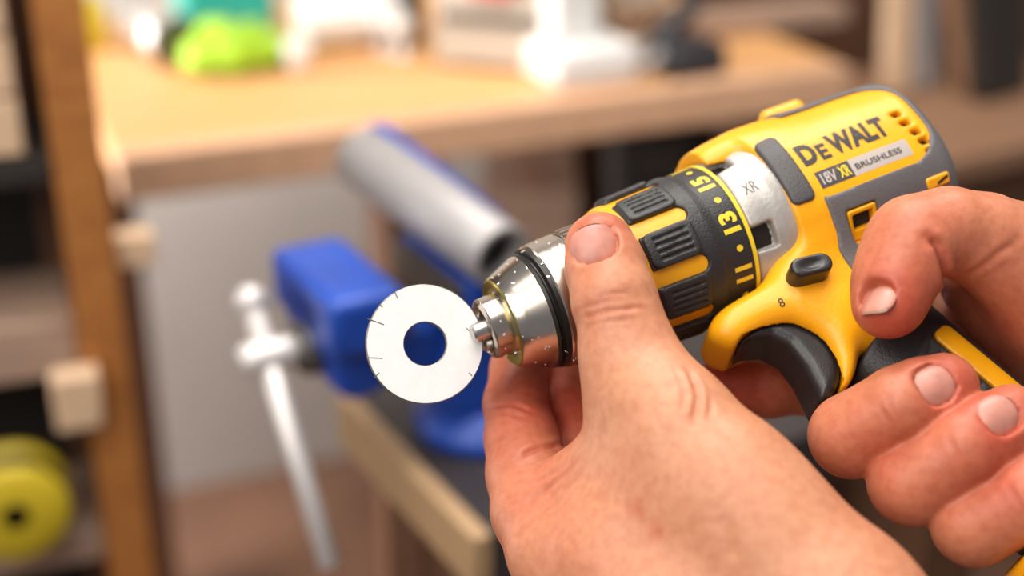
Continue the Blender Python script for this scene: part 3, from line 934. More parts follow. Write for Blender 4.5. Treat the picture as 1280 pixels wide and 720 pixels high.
# --- gearcase collar with notches
vc = Vol((83, -33, -33), (104, 33, 33), 0.5)
U, V_, W_ = vc.grid()
R = np.sqrt(V_ ** 2 + W_ ** 2); PH = np.degrees(np.arctan2(-V_, W_))
Rc = np.interp(vc.ax[0], [84.6, 88, 92, 96, 101], [26.6, 27.6, 28.2, 29.2, 29.2])[:, None, None]
d = smax(np.maximum(R - Rc, 20 - R), np.maximum(84.8 - U, U - 101.5), 1.2)
for (a0, u1) in ((-36, 92.5), (33, 92.0), (-150, 92), (150, 92)):
    ar = np.radians(((PH - a0 + 180) % 360) - 180) * 27
    d = smax(d, -np.maximum(rbox2(np.abs(ar) - 4.4, np.abs(U - 87.5) - (u1 - 87.5), 0.8), 24.5 - R), 0.6)
vc.F = d.astype(np.float32)
dvol('gearcase_collar', vc, M['alloy'])
dl('collar_shade_ring', [(84.4, 20), (84.4, 24.6), (93, 24.6), (93, 20)], M['chuckdark'], 64)  # dark ring standing for the shade behind the collar notches


# --- housing
def PW(pts, w): return [tuple(on_plane(x, y, w)[:2]) for x, y in pts]


LOBE = PW([(886, 408), (891, 393), (902, 380), (922, 369), (950, 357)], 12) + [(92, 20), (128, 14), (132, 50), (112, 64)] + \
    PW([(1074, 436), (1074, 456), (1068, 476), (1058, 490)], 12) + \
    PW([(1048, 484), (1050, 466), (1042, 440), (1026, 420), (992, 402), (968, 406), (946, 415), (926, 430), (908, 425), (893, 418)], 12)
TRIG = PW([(920, 434), (930, 420), (946, 408), (968, 398), (992, 394), (1012, 401), (1030, 415), (1044, 434), (1053, 456), (1052, 476), (1042, 494),
           (1026, 500), (1019, 484), (1004, 455), (986, 432), (964, 420), (940, 422)], 9)
TRIGCUT = TRIG


def body_field(v, wscale=1.0):
    U, V_, W_ = v.grid()
    pn = 2.35
    R = (np.abs(V_ * 0.985) ** pn + np.abs(W_) ** pn) ** (1 / pn)
    Rb = np.interp(v.ax[0], [98, 104, 112, 140, 160, 170], [29.2, 30.0, 30.6, 30.9, 30.4, 29.5])[:, None, None]
    d = rbox2(R - Rb, np.abs(U - 132.0) - 33.0, 8.0)
    # front of the barrel is open to the collar: keep it square there
    d = np.minimum(d, rbox2(R - Rb, np.abs(U - 115.0) - 15.0, 1.0))
    # shoulder hump over the gearcase (top)
    hump = np.sqrt(((U - 101) / 1.0) ** 2 * 0.16 + ((V_ + 19.0)) ** 2 + (W_ * 0.55) ** 2) - 13.5
    hump = np.maximum(hump, 85.5 - U)
    d = smin(d, hump, 5.0)
    p2 = poly2d(LOBE, U[:, :, 0], V_[:, :, 0])[:, :, None]
    for _ in range(3):
        p2 = (p2 + np.roll(p2, 3, 0) + np.roll(p2, -3, 0) + np.roll(p2, 3, 1) + np.roll(p2, -3, 1)) / 5
    wl = np.interp(v.ax[1], [25, 40, 60, 80], [20.0, 18.0, 16.5, 16.0])[None, :, None]
    wl = np.minimum(wl, np.interp(v.ax[0], [55, 72, 85, 96], [12.0, 14.0, 17.0, 20.0])[:, None, None])
    lobe = rbox2(p2, np.abs(W_) - wl, 7.0)
    d = smin(d, lobe, 7.0)
    # keep clear of the torque collar
    Rr = np.sqrt(V_ ** 2 + W_ ** 2)
    d = smax(d, -np.maximum(Rr - 27.9, U - 85.3), 1.0)
    d = smax(d, -np.maximum(Rr - 27.0, U - 99.0), 0.6)
    return d


vb = Vol((52, -38, -35), (170, 84, 35), 0.7)
body = body_field(vb).astype(np.float32)
U, V_, W_ = vb.grid()
PH = np.degrees(np.arctan2(-V_, W_))
# trigger pocket
t2 = poly2d(TRIGCUT, U[:, :, 0], V_[:, :, 0])[:, :, None]
hb = smax(body, -np.maximum(t2 - 0.4, np.abs(W_) - 11.0), 0.5)
Rr = np.sqrt(V_ ** 2 + W_ ** 2)
# vent slots behind the lettering, on both sides
VENTS = [(1120, 143), (1132, 153), (1145, 164), (1155, 176), (1164, 190)]
vloc = [on_cyl(x, y, 30.6) for x, y in VENTS]
for q in vloc:
    for sg in (1, -1):
        e = rbox2(np.abs(U - q[0] - 0.25 * (V_ - q[1])) - 2.0, np.abs(V_ - q[1]) - 1.15, 0.6)
        hb = smax(hb, -np.maximum(e, 24 - sg * W_), 0.4)
WIN = on_cyl(1079, 277, 32.6)
wn = unit([0, WIN[1], WIN[2]]); wt = np.array([0, wn[2], -wn[1]])           # outward normal, downward tangent


def wl(u, v, w):
    return u - WIN[0], (v - WIN[1]) * wt[1] + (w - WIN[2]) * wt[2], (v - WIN[1]) * wn[1] + (w - WIN[2]) * wn[2]


a_, t_, n_ = wl(U, V_, W_)
hb = smax(hb, -np.maximum(rbox2(np.abs(a_) - 5.9, np.abs(t_) - 5.5, 1.2), -6 - n_), 0.5).astype(np.float32)
vb.F = hb
house = dvol('housing', vb, M['yellow'])
HOUSE = Vol.like(vb); HOUSE.F = body
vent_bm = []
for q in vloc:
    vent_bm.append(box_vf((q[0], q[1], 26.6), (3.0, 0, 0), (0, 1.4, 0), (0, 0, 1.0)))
vs = mesh_obj('vent_shade_fill', d2w(np.array(merge(*vent_bm)[0])), merge(*vent_bm)[1], M['chuckdark'], house, smooth=False)  # dark blocks standing for the shade inside the vent slots


def surf_w(u, v, extra=0.0):
    w = np.arange(45, 0, -0.2)
    P = np.stack([np.full_like(w, u), np.full_like(w, v), w], 1)
    f = HOUSE.sample(P)
    k = int(np.argmax(f < 0)); k = max(k, 1)
    a, b = f[k - 1], f[k]
    return w[k - 1] - 0.2 * a / (a - b if a != b else 1) + extra


# grey over-mould: rear cap, side band under the lettered panel, top seam
off = body - 0.9
aw = np.abs(W_)
panel = rbox2(np.abs(U - 131.0) - 28.5, np.abs(V_ + 4.5) - 18.5, 12.5)      # yellow lettered panel
reg = -panel
reg = np.maximum(reg, 108.5 - U + 0.10 * (V_ - 20))
reg = np.maximum(reg, V_ - 44.0)
band = np.where(V_ > 0, 111.5 - U, 99)        # the side band starts behind the gearcase
top = 118.0 - U
reg = np.maximum(reg, np.where(V_ > -15, 111.0 - U + np.maximum(0, V_ - 25) * -0.35, top))
reg = smax(reg, -(Rr - 12.0), 0.5)
yellow_low = 24.0 - V_ + (U - 150) * 0.0
vo = vb.like(); vo.F = smax(off, reg, 0.8).astype(np.float32)
a_, t_, n_ = wl(U, V_, W_)
vo.F = smax(vo.F, -np.maximum(rbox2(np.abs(a_) - 6.0, np.abs(t_) - 5.6, 1.2), -5 - n_), 0.5).astype(np.float32)
over = dvol('grey_overmould', vo, M['grey'])
# yellow framed opening in the grey band
vf = Vol((WIN[0] - 9, 8, 5), (WIN[0] + 9, 40, 40), 0.35)
u2, v2, w2 = vf.grid(); a_, t_, n_ = wl(u2, v2, w2)
fr = np.maximum(rbox2(np.abs(a_) - 5.6, np.abs(t_) - 5.2, 1.0), np.abs(n_ + 2.0) - 2.8)
fr = smax(fr, -np.maximum(rbox2(np.abs(a_) - 4.1, np.abs(t_ + 0.9) - 2.7, 0.5), -2.6 - n_), 0.3)
vf.F = fr.astype(np.float32)
wfr = dvol('side_opening_frame', vf, M['yellow'])
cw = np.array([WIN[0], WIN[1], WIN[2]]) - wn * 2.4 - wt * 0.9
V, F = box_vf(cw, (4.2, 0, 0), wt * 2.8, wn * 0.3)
mesh_obj('opening_shade_fill', d2w(np.array(V)), F, M['hole'], wfr, smooth=False)  # black block standing for the shade inside the framed opening
# small yellow slotted insert on the rear corner
RI = on_cyl(1172, 226, 33.2); rn = unit([0, RI[1], RI[2]]); rt = np.array([0, rn[2], -rn[1]])
V, F = box_vf(RI - rn * 0.4, (4.6, 0, 0), rt * 2.0, rn * 1.2)
ins = mesh_obj('rear_slot_insert', d2w(np.array(V)), F, M['yellow'], over); bevel(ins, 0.0007)
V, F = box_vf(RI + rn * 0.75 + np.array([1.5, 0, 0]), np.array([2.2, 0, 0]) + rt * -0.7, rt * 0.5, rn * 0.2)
mesh_obj('slot_shade_mark', d2w(np.array(V)), F, M['chuckdark'], ins, smooth=False)  # dark block on the insert standing for the slot's shade

# black rubber pad between the collar and the lettered panel
vp = Vol((96, -26, 10), (114, 24, 38), 0.45)
u2, v2, w2 = vp.grid()
r2 = np.sqrt(v2 ** 2 + w2 ** 2); ph2 = np.arctan2(-v2, w2)
hs = vp.like(); 
pp = rbox2(np.abs(u2 - 104.6) - 4.3, np.abs((ph2 - math.radians(1)) * 30) - 13.5, 2.2)
bf = body_field(vp)
vp.F = smax(bf - 1.1, pp, 1.2).astype(np.float32)
dvol('rubber_pad', vp, M['pad'])

# speed selector on top of the barrel
vsel = Vol((102, -44, -16), (142, -20, 16), 0.5)
u2, v2, w2 = vsel.grid()
sel = rbox2(np.abs(u2 - 128) - 9.0, rbox2(np.abs(v2 + 31) - 3.8, np.abs(w2 - 3) - 12, 2.5), 3.0)
sel2 = rbox2(np.abs(u2 - 114) - 7.5, rbox2(np.abs(v2 + 29) - 3.0, np.abs(w2 - 3) - 10.5, 1.5), 1.0)
vsel.F = np.minimum(sel, sel2).astype(np.float32)
dvol('speed_selector', vsel, M['yellow'])

# forward/reverse button
BT = on_plane(1009, 343, 19.0)
vbt = Vol(BT - np.array([12, 8, 9]), BT + np.array([12, 8, 9]), 0.35)
u2, v2, w2 = vbt.grid()
ca, sa = math.cos(math.radians(8)), math.sin(math.radians(8))
x2 = (u2 - BT[0]) * ca + (v2 - BT[1]) * sa; y2 = -(u2 - BT[0]) * sa + (v2 - BT[1]) * ca
bt = rbox2(np.sqrt(np.maximum(np.abs(x2) - 3.6, 0) ** 2 + y2 ** 2) - 3.6 + 0.0 * w2, np.abs(w2 - BT[2] - 1.2) - 5.4, 1.2)
dish = np.sqrt((x2 * 0.55) ** 2 + (y2 * 1.1) ** 2 + (w2 - BT[2] - 8.8) ** 2) - 3.2
vbt.F = smax(bt, -dish, 0.5).astype(np.float32)
dvol('direction_button', vbt, M['trigger'])

# trigger
vt = Vol((50, 34, -14), (100, 84, 14), 0.5)
u2, v2, w2 = vt.grid()
tp = poly2d(TRIG, u2[:, :, 0], v2[:, :, 0])[:, :, None]
vt.F = rbox2(tp + 0.3, np.abs(w2) - 10.2, 3.8).astype(np.float32)
dvol('trigger', vt, M['trigger'], smooth=2)

# handle: yellow core, black grip with ribs, yellow stripe
HA = np.array([113.0, 52.0, 0.0]); HD = unit([0.285, 0.958, 0]); HN = np.array([HD[1], -HD[0], 0])   # HN points back


def handle_field(v):
    u2, v2, w2 = v.grid()
    s_ = (u2 - HA[0]) * HD[0] + (v2 - HA[1]) * HD[1]; t_ = (u2 - HA[0]) * HN[0] + (v2 - HA[1]) * HN[1]
    hu = np.interp(s_.ravel(), [-20, 0, 20, 50, 75, 90], [23, 21.5, 20, 19.5, 21, 24]).reshape(s_.shape)
    hw = np.interp(s_.ravel(), [-20, 0, 20, 50, 75, 90], [15.0, 15.5, 16.5, 17, 17, 18]).reshape(s_.shape)
    e = (((np.abs(t_ + 0 * w2) / hu) ** 2.4 + (np.abs(w2) / hw) ** 2.4) ** (1 / 2.4) - 1) * np.minimum(hu, hw)
    return smax(e, np.maximum(-14 - s_, s_ - 84), 3.0), s_ + 0 * w2, t_ + 0 * w2


vh = Vol((80, 36, -24), (176, 146, 24), 0.65)
hf, s_, t_ = handle_field(vh)
u2, v2, w2 = vh.grid()
hf = smax(hf, -(poly2d(TRIG, u2[:, :, 0], v2[:, :, 0])[:, :, None] - 1.0), 1.0)
lob = poly2d([(80, 30), (128, 30), (128, 46), (118, 56), (106, 60)] + PW([(1076, 452), (1070, 478), (1056, 496), (1030, 500)], 12), u2[:, :, 0], v2[:, :, 0])[:, :, None]
hf = smax(hf, -(lob + 0.5), 1.5)
# stripe seat and ribs (near and far sides)
stripe = rbox2(np.abs(t_ - 8.5) - 4.9, np.abs(s_ - 52) - 35.0, 3.0)
hf = smax(hf, -np.maximum(stripe, 15.2 - np.abs(w2)), 0.5)
rb = np.abs(((s_ + 0.5 * t_ + 2.0) % 4.0) - 2.0) - 0.45
ribz = rbox2(np.abs(t_ + 4.5) - 6.5, np.abs(s_ - 48) - 34.0, 3.0)
hf = smax(hf, -np.maximum(np.maximum(rb, ribz), 15.9 - np.abs(w2)), 0.4)
vh.F = hf.astype(np.float32)
dvol('handle_grip', vh, M['black'])
vst = Vol((105, 50, 10), (166, 146, 22), 0.5)
f2, s2, t2_ = handle_field(vst)
st = rbox2(np.abs(t2_ - 8.5) - 4.5, np.abs(s2 - 52) - 34.6, 2.8)
vst.F = smax(f2 - 0.35, st, 0.5).astype(np.float32)
dvol('handle_stripe', vst, M['yellow'])
# battery foot and pack under the handle
f0 = HA + HD * 84
V, F = box_vf(f0 + HD * 8 + HN * -6, HN * 36, HD * 9, (0, 0, 29)); ft = mesh_obj('foot', d2w(np.array(V)), F, M['yellow'], DR); bevel(ft, 0.006, 3)
V, F = box_vf(f0 + HD * 28 + HN * -6, HN * 38, HD * 11, (0, 0, 31)); bt_ = mesh_obj('battery_pack', d2w(np.array(V)), F, M['black'], DR); bevel(bt_, 0.005, 3)


# --- lettering
def text_mesh(body_, bold=0.0, extr=0.0):
    cu = bpy.data.curves.new('t', 'FONT'); cu.body = body_; cu.size = 1.0; cu.offset = bold; cu.resolution_u = 4
    cu.align_x = 'LEFT'
    ob = bpy.data.objects.new('t', cu); COL.objects.link(ob)
    bpy.context.view_layer.update()
    me = bpy.data.meshes.new_from_object(ob.evaluated_get(bpy.context.evaluated_depsgraph_get()))
    bpy.data.objects.remove(ob); bpy.data.curves.remove(cu)
    bm = bmesh.new(); bm.from_mesh(me)
    bmesh.ops.triangulate(bm, faces=bm.faces[:])
    for _ in range(3):
        es = [e for e in bm.edges if e.calc_length() > 0.16]
        if es: bmesh.ops.subdivide_edges(bm, edges=es, cuts=1)
        bmesh.ops.triangulate(bm, faces=bm.faces[:])
    V = np.array([v.co[:] for v in bm.verts]); F = [[v.index for v in f.verts] for f in bm.faces]
    bm.free(); bpy.data.meshes.remove(me)
    mn = V.min(0); mx = V.max(0)
    V[:, :2] = (V[:, :2] - mn[:2]) / (mx[:2] - mn[:2])
    return V, F


def side_text(name, s, u0, u1, v0, v1, m, bold=0.0, lift=0.15, parent=None):
    V, F = text_mesh(s, bold)
    out = []
    for x, y, _ in V:
        u = u0 + (u1 - u0) * x; v = v1 + (v0 - v1) * y
        out.append((u, v, surf_w(u, v, lift)))
    return mesh_obj(name, d2w(np.array(out)), F, m, parent or house, smooth=False, fix=False)


def side_patch(name, u0, u1, v0, v1, m, lift=0.08):
    n, k = 14, 6
    V = [(u0 + (u1 - u0) * i / n, v0 + (v1 - v0) * j / k, 0) for i in range(n + 1) for j in range(k + 1)]
    V = [(u, v, surf_w(u, v, lift)) for u, v, _ in V]
    F = [(i * (k + 1) + j, i * (k + 1) + j + 1, (i + 1) * (k + 1) + j + 1, (i + 1) * (k + 1) + j) for i in range(n) for j in range(k)]
    return mesh_obj(name, d2w(np.array(V)), F, m, house, smooth=True, fix=False)


side_text('brand_lettering', 'D', 111.2, 117.4, -6.9, 1.9, M['print'], 0.05)
side_text('brand_lettering', 'E', 118.2, 121.9, -4.6, 1.9, M['print'], 0.04)
side_text('brand_lettering', 'WALT', 123.0, 146.0, -6.9, 1.9, M['print'], 0.05)
dk = side_patch('voltage_label', 112.2, 125.4, 5.0, 11.2, M['pad'])
side_text('voltage_lettering', '18V', 113.4, 119.4, 6.1, 10.2, M['silverlabel'], 0.03, 0.25, dk)
side_text('voltage_lettering', 'XR', 120.3, 124.6, 6.1, 10.2, M['numeral'], 0.03, 0.25, dk)
sl_ = side_patch('silver_label', 125.4, 149.0, 5.0, 11.2, M['silverlabel'])
side_text('label_lettering', 'BRUSHLESS', 127.0, 145.5, 7.2, 9.3, M['print'], 0.01, 0.22, sl_)


def ring_text(s, ph, u_mid, hgt, length):
    """reads upwards round the collar, tops towards the chuck"""
    V, F = text_mesh(s, 0.045)
    out = []
    for x, y, _ in V:
        a = math.radians(ph) + (x - 0.5) * length / 26.9
        u = u_mid - (y - 0.5) * hgt
        r = np.interp(u, [46, 60, 68, 71, 74, 84], [25.9, 26.5, 27.0, 27.3, 26.6, 27.0]) + 0.12
        out.append((u, -r * math.sin(a), r * math.cos(a)))
    return mesh_obj('torque_number', d2w(np.array(out)), F, M['numeral'], grip, smooth=False, fix=False)


def ring_dot(ph, u_mid, rad=1.15):
    V = []; n = 16
    for k in range(n):
        a = math.radians(ph) + rad * math.cos(2 * math.pi * k / n) / 26.9; u = u_mid + rad * math.sin(2 * math.pi * k / n)
        r = np.interp(u, [71, 74, 84], [27.3, 26.6, 27.0]) + 0.12
        V.append((u, -r * math.sin(a), r * math.cos(a)))
    return mesh_obj('torque_dot', d2w(np.array(V)), [tuple(range(n))], M['numeral'], grip, smooth=False, fix=False)


for s_t, ph in (('11', -56.5), ('13', -18.0), ('15', 19.5), ('17', 57.5)):
    ring_text(s_t, ph, 78.6, 6.2, 7.2 if s_t != '11' else 5.8)
for ph in (-75, -37.5, 0.3, 38.5): ring_dot(ph, 78.9)

# ================================================================== THE WASHER
wc = cp(531, 430, 457.5)
wnrm = _q.copy()
wx = unit(np.array([1.0, 0, 0]) - wnrm * wnrm[0]); wy = np.cross(wnrm, wx)
Ro, Ri, th = 19.25, 7.0, 0.9
WS = thing('washer', 'wide flat bright steel washer clamped by its rim in the drill chuck', 'washer', c2w(wc))


def wpt(a, r, z): return wc + r * (math.cos(a) * wx + math.sin(a) * wy) + z * wnrm


seg = 128
prof = [(Ri + 0.25, th), (Ro - 0.3, th), (Ro, th - 0.3), (Ro, -th + 0.3), (Ro - 0.3, -th), (Ri + 0.25, -th), (Ri, -th + 0.25), (Ri, th - 0.25)]
V = []; F = []
for k in range(seg):
    for (r, z) in prof: V.append(wpt(2 * math.pi * k / seg, r + (rng.normal() * 0.02 if r > 15 else 0), z))
n = len(prof)
for k in range(seg):
    k2 = (k + 1) % seg
    for i in range(n):
        j = (i + 1) % n; F.append((k * n + i, k * n + j, k2 * n + j, k2 * n + i))
ring = mesh_obj('ring', c2w(np.array(V)), F, M['zinc'], WS)
ring.data.materials.append(M['zincedge'])
for p_ in ring.data.polygons:
    i = p_.index % n
    if i in (1, 2, 3, 5, 6, 7): p_.material_index = 1
bm = bmesh.new(); bm.from_mesh(ring.data)
for e in bm.edges:
    if len(e.link_faces) == 2 and e.calc_face_angle(0) > math.radians(28): e.smooth = False
bm.to_mesh(ring.data); bm.free()


def scratch(p1, p2, w_=0.16):
    a = ray(*p1); b = ray(*p2)
    A = a * ((wc + th * wnrm) @ wnrm) / (a @ wnrm); Bq = b * ((wc + th * wnrm) @ wnrm) / (b @ wnrm)
    t = unit(Bq - A); s = np.cross(wnrm, t)
    V, F = box_vf((A + Bq) / 2, (Bq - A) / 2, s * w_, wnrm * 0.04)
    mesh_obj('scratch', c2w(np.array(V)), F, M['mark'], WS, smooth=False)


for p1, p2 in [((459, 398), (465, 401)), ((464, 400), (480, 406)), ((460, 447), (478, 448)), ((493, 364), (497, 373)), ((468, 472), (474, 466)), ((474, 380), (478, 384)), ((590, 470), (586, 466)), ((583, 410), (587, 414))]:
    scratch(p1, p2)

side_text('moulded_mark', '8', on_plane(976, 380, 17)[0], on_plane(976, 380, 17)[0] + 1.7, 36.0, 39.0, M['print'], 0.01)

# faint mark scratched on the alloy collar
V, F = text_mesh('XR', -0.005); out = []
pc = on_cyl(938, 232, 29.0); a0 = math.atan2(-pc[1], pc[2])
for x, y, _ in V:
    u = pc[0] - 2.4 + 4.8 * x; a = a0 + (y - 0.5) * 4.2 / 28.4
    r = np.interp(u, [84.6, 88, 92, 96, 101], [26.6, 27.6, 28.2, 29.2, 29.2]) + 0.1
    out.append((u, -r * math.sin(a), r * math.cos(a)))
mesh_obj('collar_mark', d2w(np.array(out)), F, M['mark'], bpy.data.objects['gearcase_collar'], smooth=False, fix=False)
# ================================================================== THE HANDS
def N3(*rows):                       # (px, py, depth, radius) rows -> chain nodes
    return [(cp(x, y, d), r) for x, y, d, r in rows]


class Nail:
    def __init__(s, px, py, depth, tip, toward, w_, l, R=None, Rl=30.0, edge=(40, 140), ef=0.95):
        """tip: direction to the finger end; toward: outward normal (camera-frame)"""
        s.c = cp(px, py, depth)
        s.N = unit(toward); t = np.asarray(tip, float); s.T = unit(t - s.N * (t @ s.N)); s.B = np.cross(s.N, s.T)
        s.w = w_; s.l = l; s.R = R or w_ * 1.25; s.Rl = Rl; s.edge = edge; s.ef = ef

    def h(s, a, b): return -a * a / (2 * s.R) - b * b / (2 * s.Rl)

    def carve(s, vol):
        lo = s.c - 14; hi = s.c + 14
        sl, g = vol.sub(lo, hi)
        p = [g[i] - s.c[i] for i in range(3)]
        a = p[0] * s.B[0] + p[1] * s.B[1] + p[2] * s.B[2]; b = p[0] * s.T[0] + p[1] * s.T[1] + p[2] * s.T[2]
        n = p[0] * s.N[0] + p[1] * s.N[1] + p[2] * s.N[2]
        e = 2.6
        out = ((np.abs(a / (s.w + 0.25)) ** e + np.abs(b / (s.l + 0.25)) ** e) ** (1 / e) - 1) * s.w
        d = np.maximum(out, -(n - s.h(a, b) + 0.35))
        d = np.maximum(d, np.abs(n) - 9)
        vol.F[sl] = smax(vol.F[sl], -d, 0.9).astype(np.float32)

    def build(s, parent):
        nr, na = 9, 40
        V = []; F = []
        for lay in (0.12, -0.7):
            for i in range(1, nr + 1):
                for k in range(na):
                    an = 2 * math.pi * k / na; c, q = math.cos(an), math.sin(an)
                    rad = 1 / (abs(c) ** 2.6 + abs(q) ** 2.6) ** (1 / 2.6)
                    f = i / nr
                    a = s.w * c * rad * f; b = s.l * q * rad * f
                    z = s.h(a, b) + lay - (0.35 * max(0, f - 0.8) / 0.2 if lay > 0 else 0)
                    V.append(s.c + a * s.B + b * s.T + z * s.N)
            V.append(s.c + lay * s.N)
        m = nr * na + 1
        for o in (0, 1):
            for i in range(nr - 1):
                for k in range(na):
                    k2 = (k + 1) % na
                    F.append((o * m + i * na + k, o * m + i * na + k2, o * m + (i + 1) * na + k2, o * m + (i + 1) * na + k))
            for k in range(na): F.append((o * m + nr * na, o * m + (k + 1) % na, o * m + k))
        for k in range(na):
            k2 = (k + 1) % na; F.append(((nr - 1) * na + k, (nr - 1) * na + k2, m + (nr - 1) * na + k2, m + (nr - 1) * na + k))
        ob = mesh_obj('fingernail', c2w(np.array(V)), F, M['nail'], parent)
        # pale free edge at the finger end
        V = []; F = []
        n = 24
        for k in range(n + 1):
            an = math.radians(s.edge[0] + (s.edge[1] - s.edge[0]) * k / n); c, q = math.cos(an), math.sin(an)
            rad = 1 / (abs(c) ** 2.6 + abs(q) ** 2.6) ** (1 / 2.6)
            for f, dz in ((s.ef, 0.16), (1.0, -0.12), (1.03, -0.5)):
                a = s.w * c * rad * f; b = s.l * q * rad * f
                V.append(s.c + a * s.B + b * s.T + (s.h(a, b) + dz) * s.N)
        for k in range(n):
            for j in range(2): F.append((k * 3 + j, k * 3 + j + 1, (k + 1) * 3 + j + 1, (k + 1) * 3 + j))
        mesh_obj('nail_edge', c2w(np.array(V)), F, M['nail_rim'], ob, fix=False)
        return ob


def finish_hand(vol, label, nails, creases, flush_shade, base, bias=0.0):
    for nl in nails: nl.carve(vol)
    V, Q = vol.mesh(2)
    # orientation: outward
    N = vnormals(V, Q)
    s0 = vol.sample(V + N * 1.0) - vol.sample(V - N * 1.0)
    if s0.mean() < 0: N = -N
    fl = np.full(len(V), bias)
    for (pts, width, amp, red) in creases:
        P = [vol.hit(x, y) for x, y in pts]
        P = [p for p in P if p is not None]
        if len(P) < 2: continue
        # resample
        D = np.full(len(V), 1e9)
        tt = np.zeros(len(V)); tot = len(P) - 1
        lo = np.min(P, 0) - 6; hi = np.max(P, 0) + 6
        sel = np.where(((V > lo) & (V < hi)).all(1))[0]
        for i in range(tot):
            a, b = P[i], P[i + 1]; ab = b - a
            t = np.clip(((V[sel] - a) @ ab) / (ab @ ab), 0, 1)
            d = np.linalg.norm(V[sel] - a - t[:, None] * ab, axis=1)
            m = d < D[sel]
            D[sel[m]] = d[m]; tt[sel[m]] = (i + t[m]) / tot
        fade = np.clip(np.minimum(tt, 1 - tt) * 6, 0.25, 1)
        g = np.exp(-(D / width) ** 2) * fade
        V = V - N * (amp * g)[:, None]
        V = V + N * (amp * 0.35 * fade * np.exp(-((D - 2.2 * width) / (width * 1.2)) ** 2))[:, None]
        fl += red * np.exp(-(D / (width * 1.3)) ** 2)
    for (p, r, a) in flush_shade:
        fl += a * np.exp(-(np.linalg.norm(V - p, axis=1) / r) ** 2)
    o = mesh_obj('hand', c2w(V), Q, M['skin'], None, origin=c2w(np.asarray(base)))
    at = o.data.attributes.new('flush_shade', 'FLOAT', 'POINT')
    at.data.foreach_set('value', np.clip(fl, -0.3, 1).astype(np.float32))
    tag(o, label, 'hand')
    for nl in nails: nl.build(o)
    return o


# ---------------------------------------------------------------- hand on the chuck
hv = Vol(cp(585, 240, 460) * [1, 1, 0] + [-6, -6, 330], [120, 190, 535], 0.8)
hv.lo = np.array([-30.0, -34.0, 330.0])
hv = Vol((-30, -34, 318), (165, 200, 540), 0.85)
vd = np.array([-0.05, -0.1, -1.0])
thumb = hv.like()
thumb.chain(N3((750, 309, 447, 11.2), (757, 335, 443, 12.2), (768, 376, 438, 12.9), (781, 415, 436, 12.9), (795, 450, 434, 13.6), (818, 500, 429, 15.5)),
            k=3.0, flat=(0.05, 0.25, -1), fs=1.22)
thumb.chain(N3((818, 500, 429, 15.5), (846, 535, 425, 17.5), (905, 600, 416, 18.6), (955, 658, 410, 19.0)), k=6.0)
# thenar muscle, web and palm
palm = hv.like()
palm.chain(N3((955, 658, 410, 18.5), (1045, 765, 400, 23.5), (1150, 900, 382, 27), (1290, 1130, 350, 30)), k=10)
palm.chain(N3((760, 700, 428, 17), (850, 800, 418, 22), (960, 900, 405, 25), (1180, 1130, 360, 30)), k=10)
palm.cone(cp(850, 600, 424), cp(800, 720, 424), 17, 19, 10)
palm.cone(cp(930, 680, 413), cp(860, 790, 413), 19, 21, 12)
palm.cone(cp(900, 640, 425), cp(900, 780, 440), 22, 24, 12)
palm.cone(cp(1000, 760, 410), cp(900, 850, 420), 24, 24, 12)
# knuckle row and back of the palm (far side)
palm.chain(N3((735, 690, 440, 15), (790, 700, 462, 15), (850, 720, 478, 15), (905, 745, 488, 14)), k=8)
palm.cone(cp(850, 720, 470), cp(980, 880, 430), 20, 24, 12)
thumb.union(palm, 12)
idx = hv.like()
idx.chain(N3((694, 392, 507, 8.6), (668, 425, 506, 9.4), (650, 462, 499, 10.2), (645, 505, 489, 10.9), (652, 548, 477, 12.2), (660, 592, 465, 13.4), (668, 640, 453, 13.5), (697, 690, 441, 15.5), (735, 735, 433, 17.5)), k=3.0)
# first web between thumb and index
web = hv.like()
web.cone(cp(800, 565, 432), cp(722, 640, 445), 11.5, 12.5, 6)
web.cone(cp(775, 590, 437), cp(690, 628, 451), 11.0, 12.0, 6)
web.cone(cp(772, 455, 437), cp(776, 560, 436), 10.5, 11.2, 5)
web.cone(cp(776, 560, 436), cp(720, 600, 447), 10.5, 9.5, 5)
web.cone(cp(800, 610, 428), cp(735, 690, 434), 13, 15, 8)
thumb.union(web, 9)
thumb.union(idx, 4.0)
mid = hv.like()
mid.chain(N3((735, 392, 514, 8.8), (722, 430, 512, 9.6), (712, 470, 507, 10.2), (712, 515, 499, 10.8), (726, 560, 488, 11.6), (760, 630, 470, 13), (800, 700, 462, 14.5)), k=3)
rg = hv.like()
rg.chain(N3((775, 388, 522, 8.6), (765, 430, 520, 9.4), (760, 475, 514, 10.2), (765, 530, 503, 11), (800, 620, 486, 12.5), (850, 715, 476, 14)), k=3)
pk = hv.like()
pk.chain(N3((815, 400, 523, 7.6), (806, 440, 520, 8.4), (803, 480, 514, 9.0), (812, 530, 506, 9.6), (850, 630, 494, 11), (900, 740, 487, 13)), k=3)
for f_ in (mid, rg, pk): thumb.union(f_, 1.6)
ln = [Nail(742, 303, 435.6, (-0.30, -0.95, 0.25), (-0.10, -0.30, -0.95), 7.3, 6.4, R=9.5, Rl=26, edge=(60, 120), ef=0.985)]
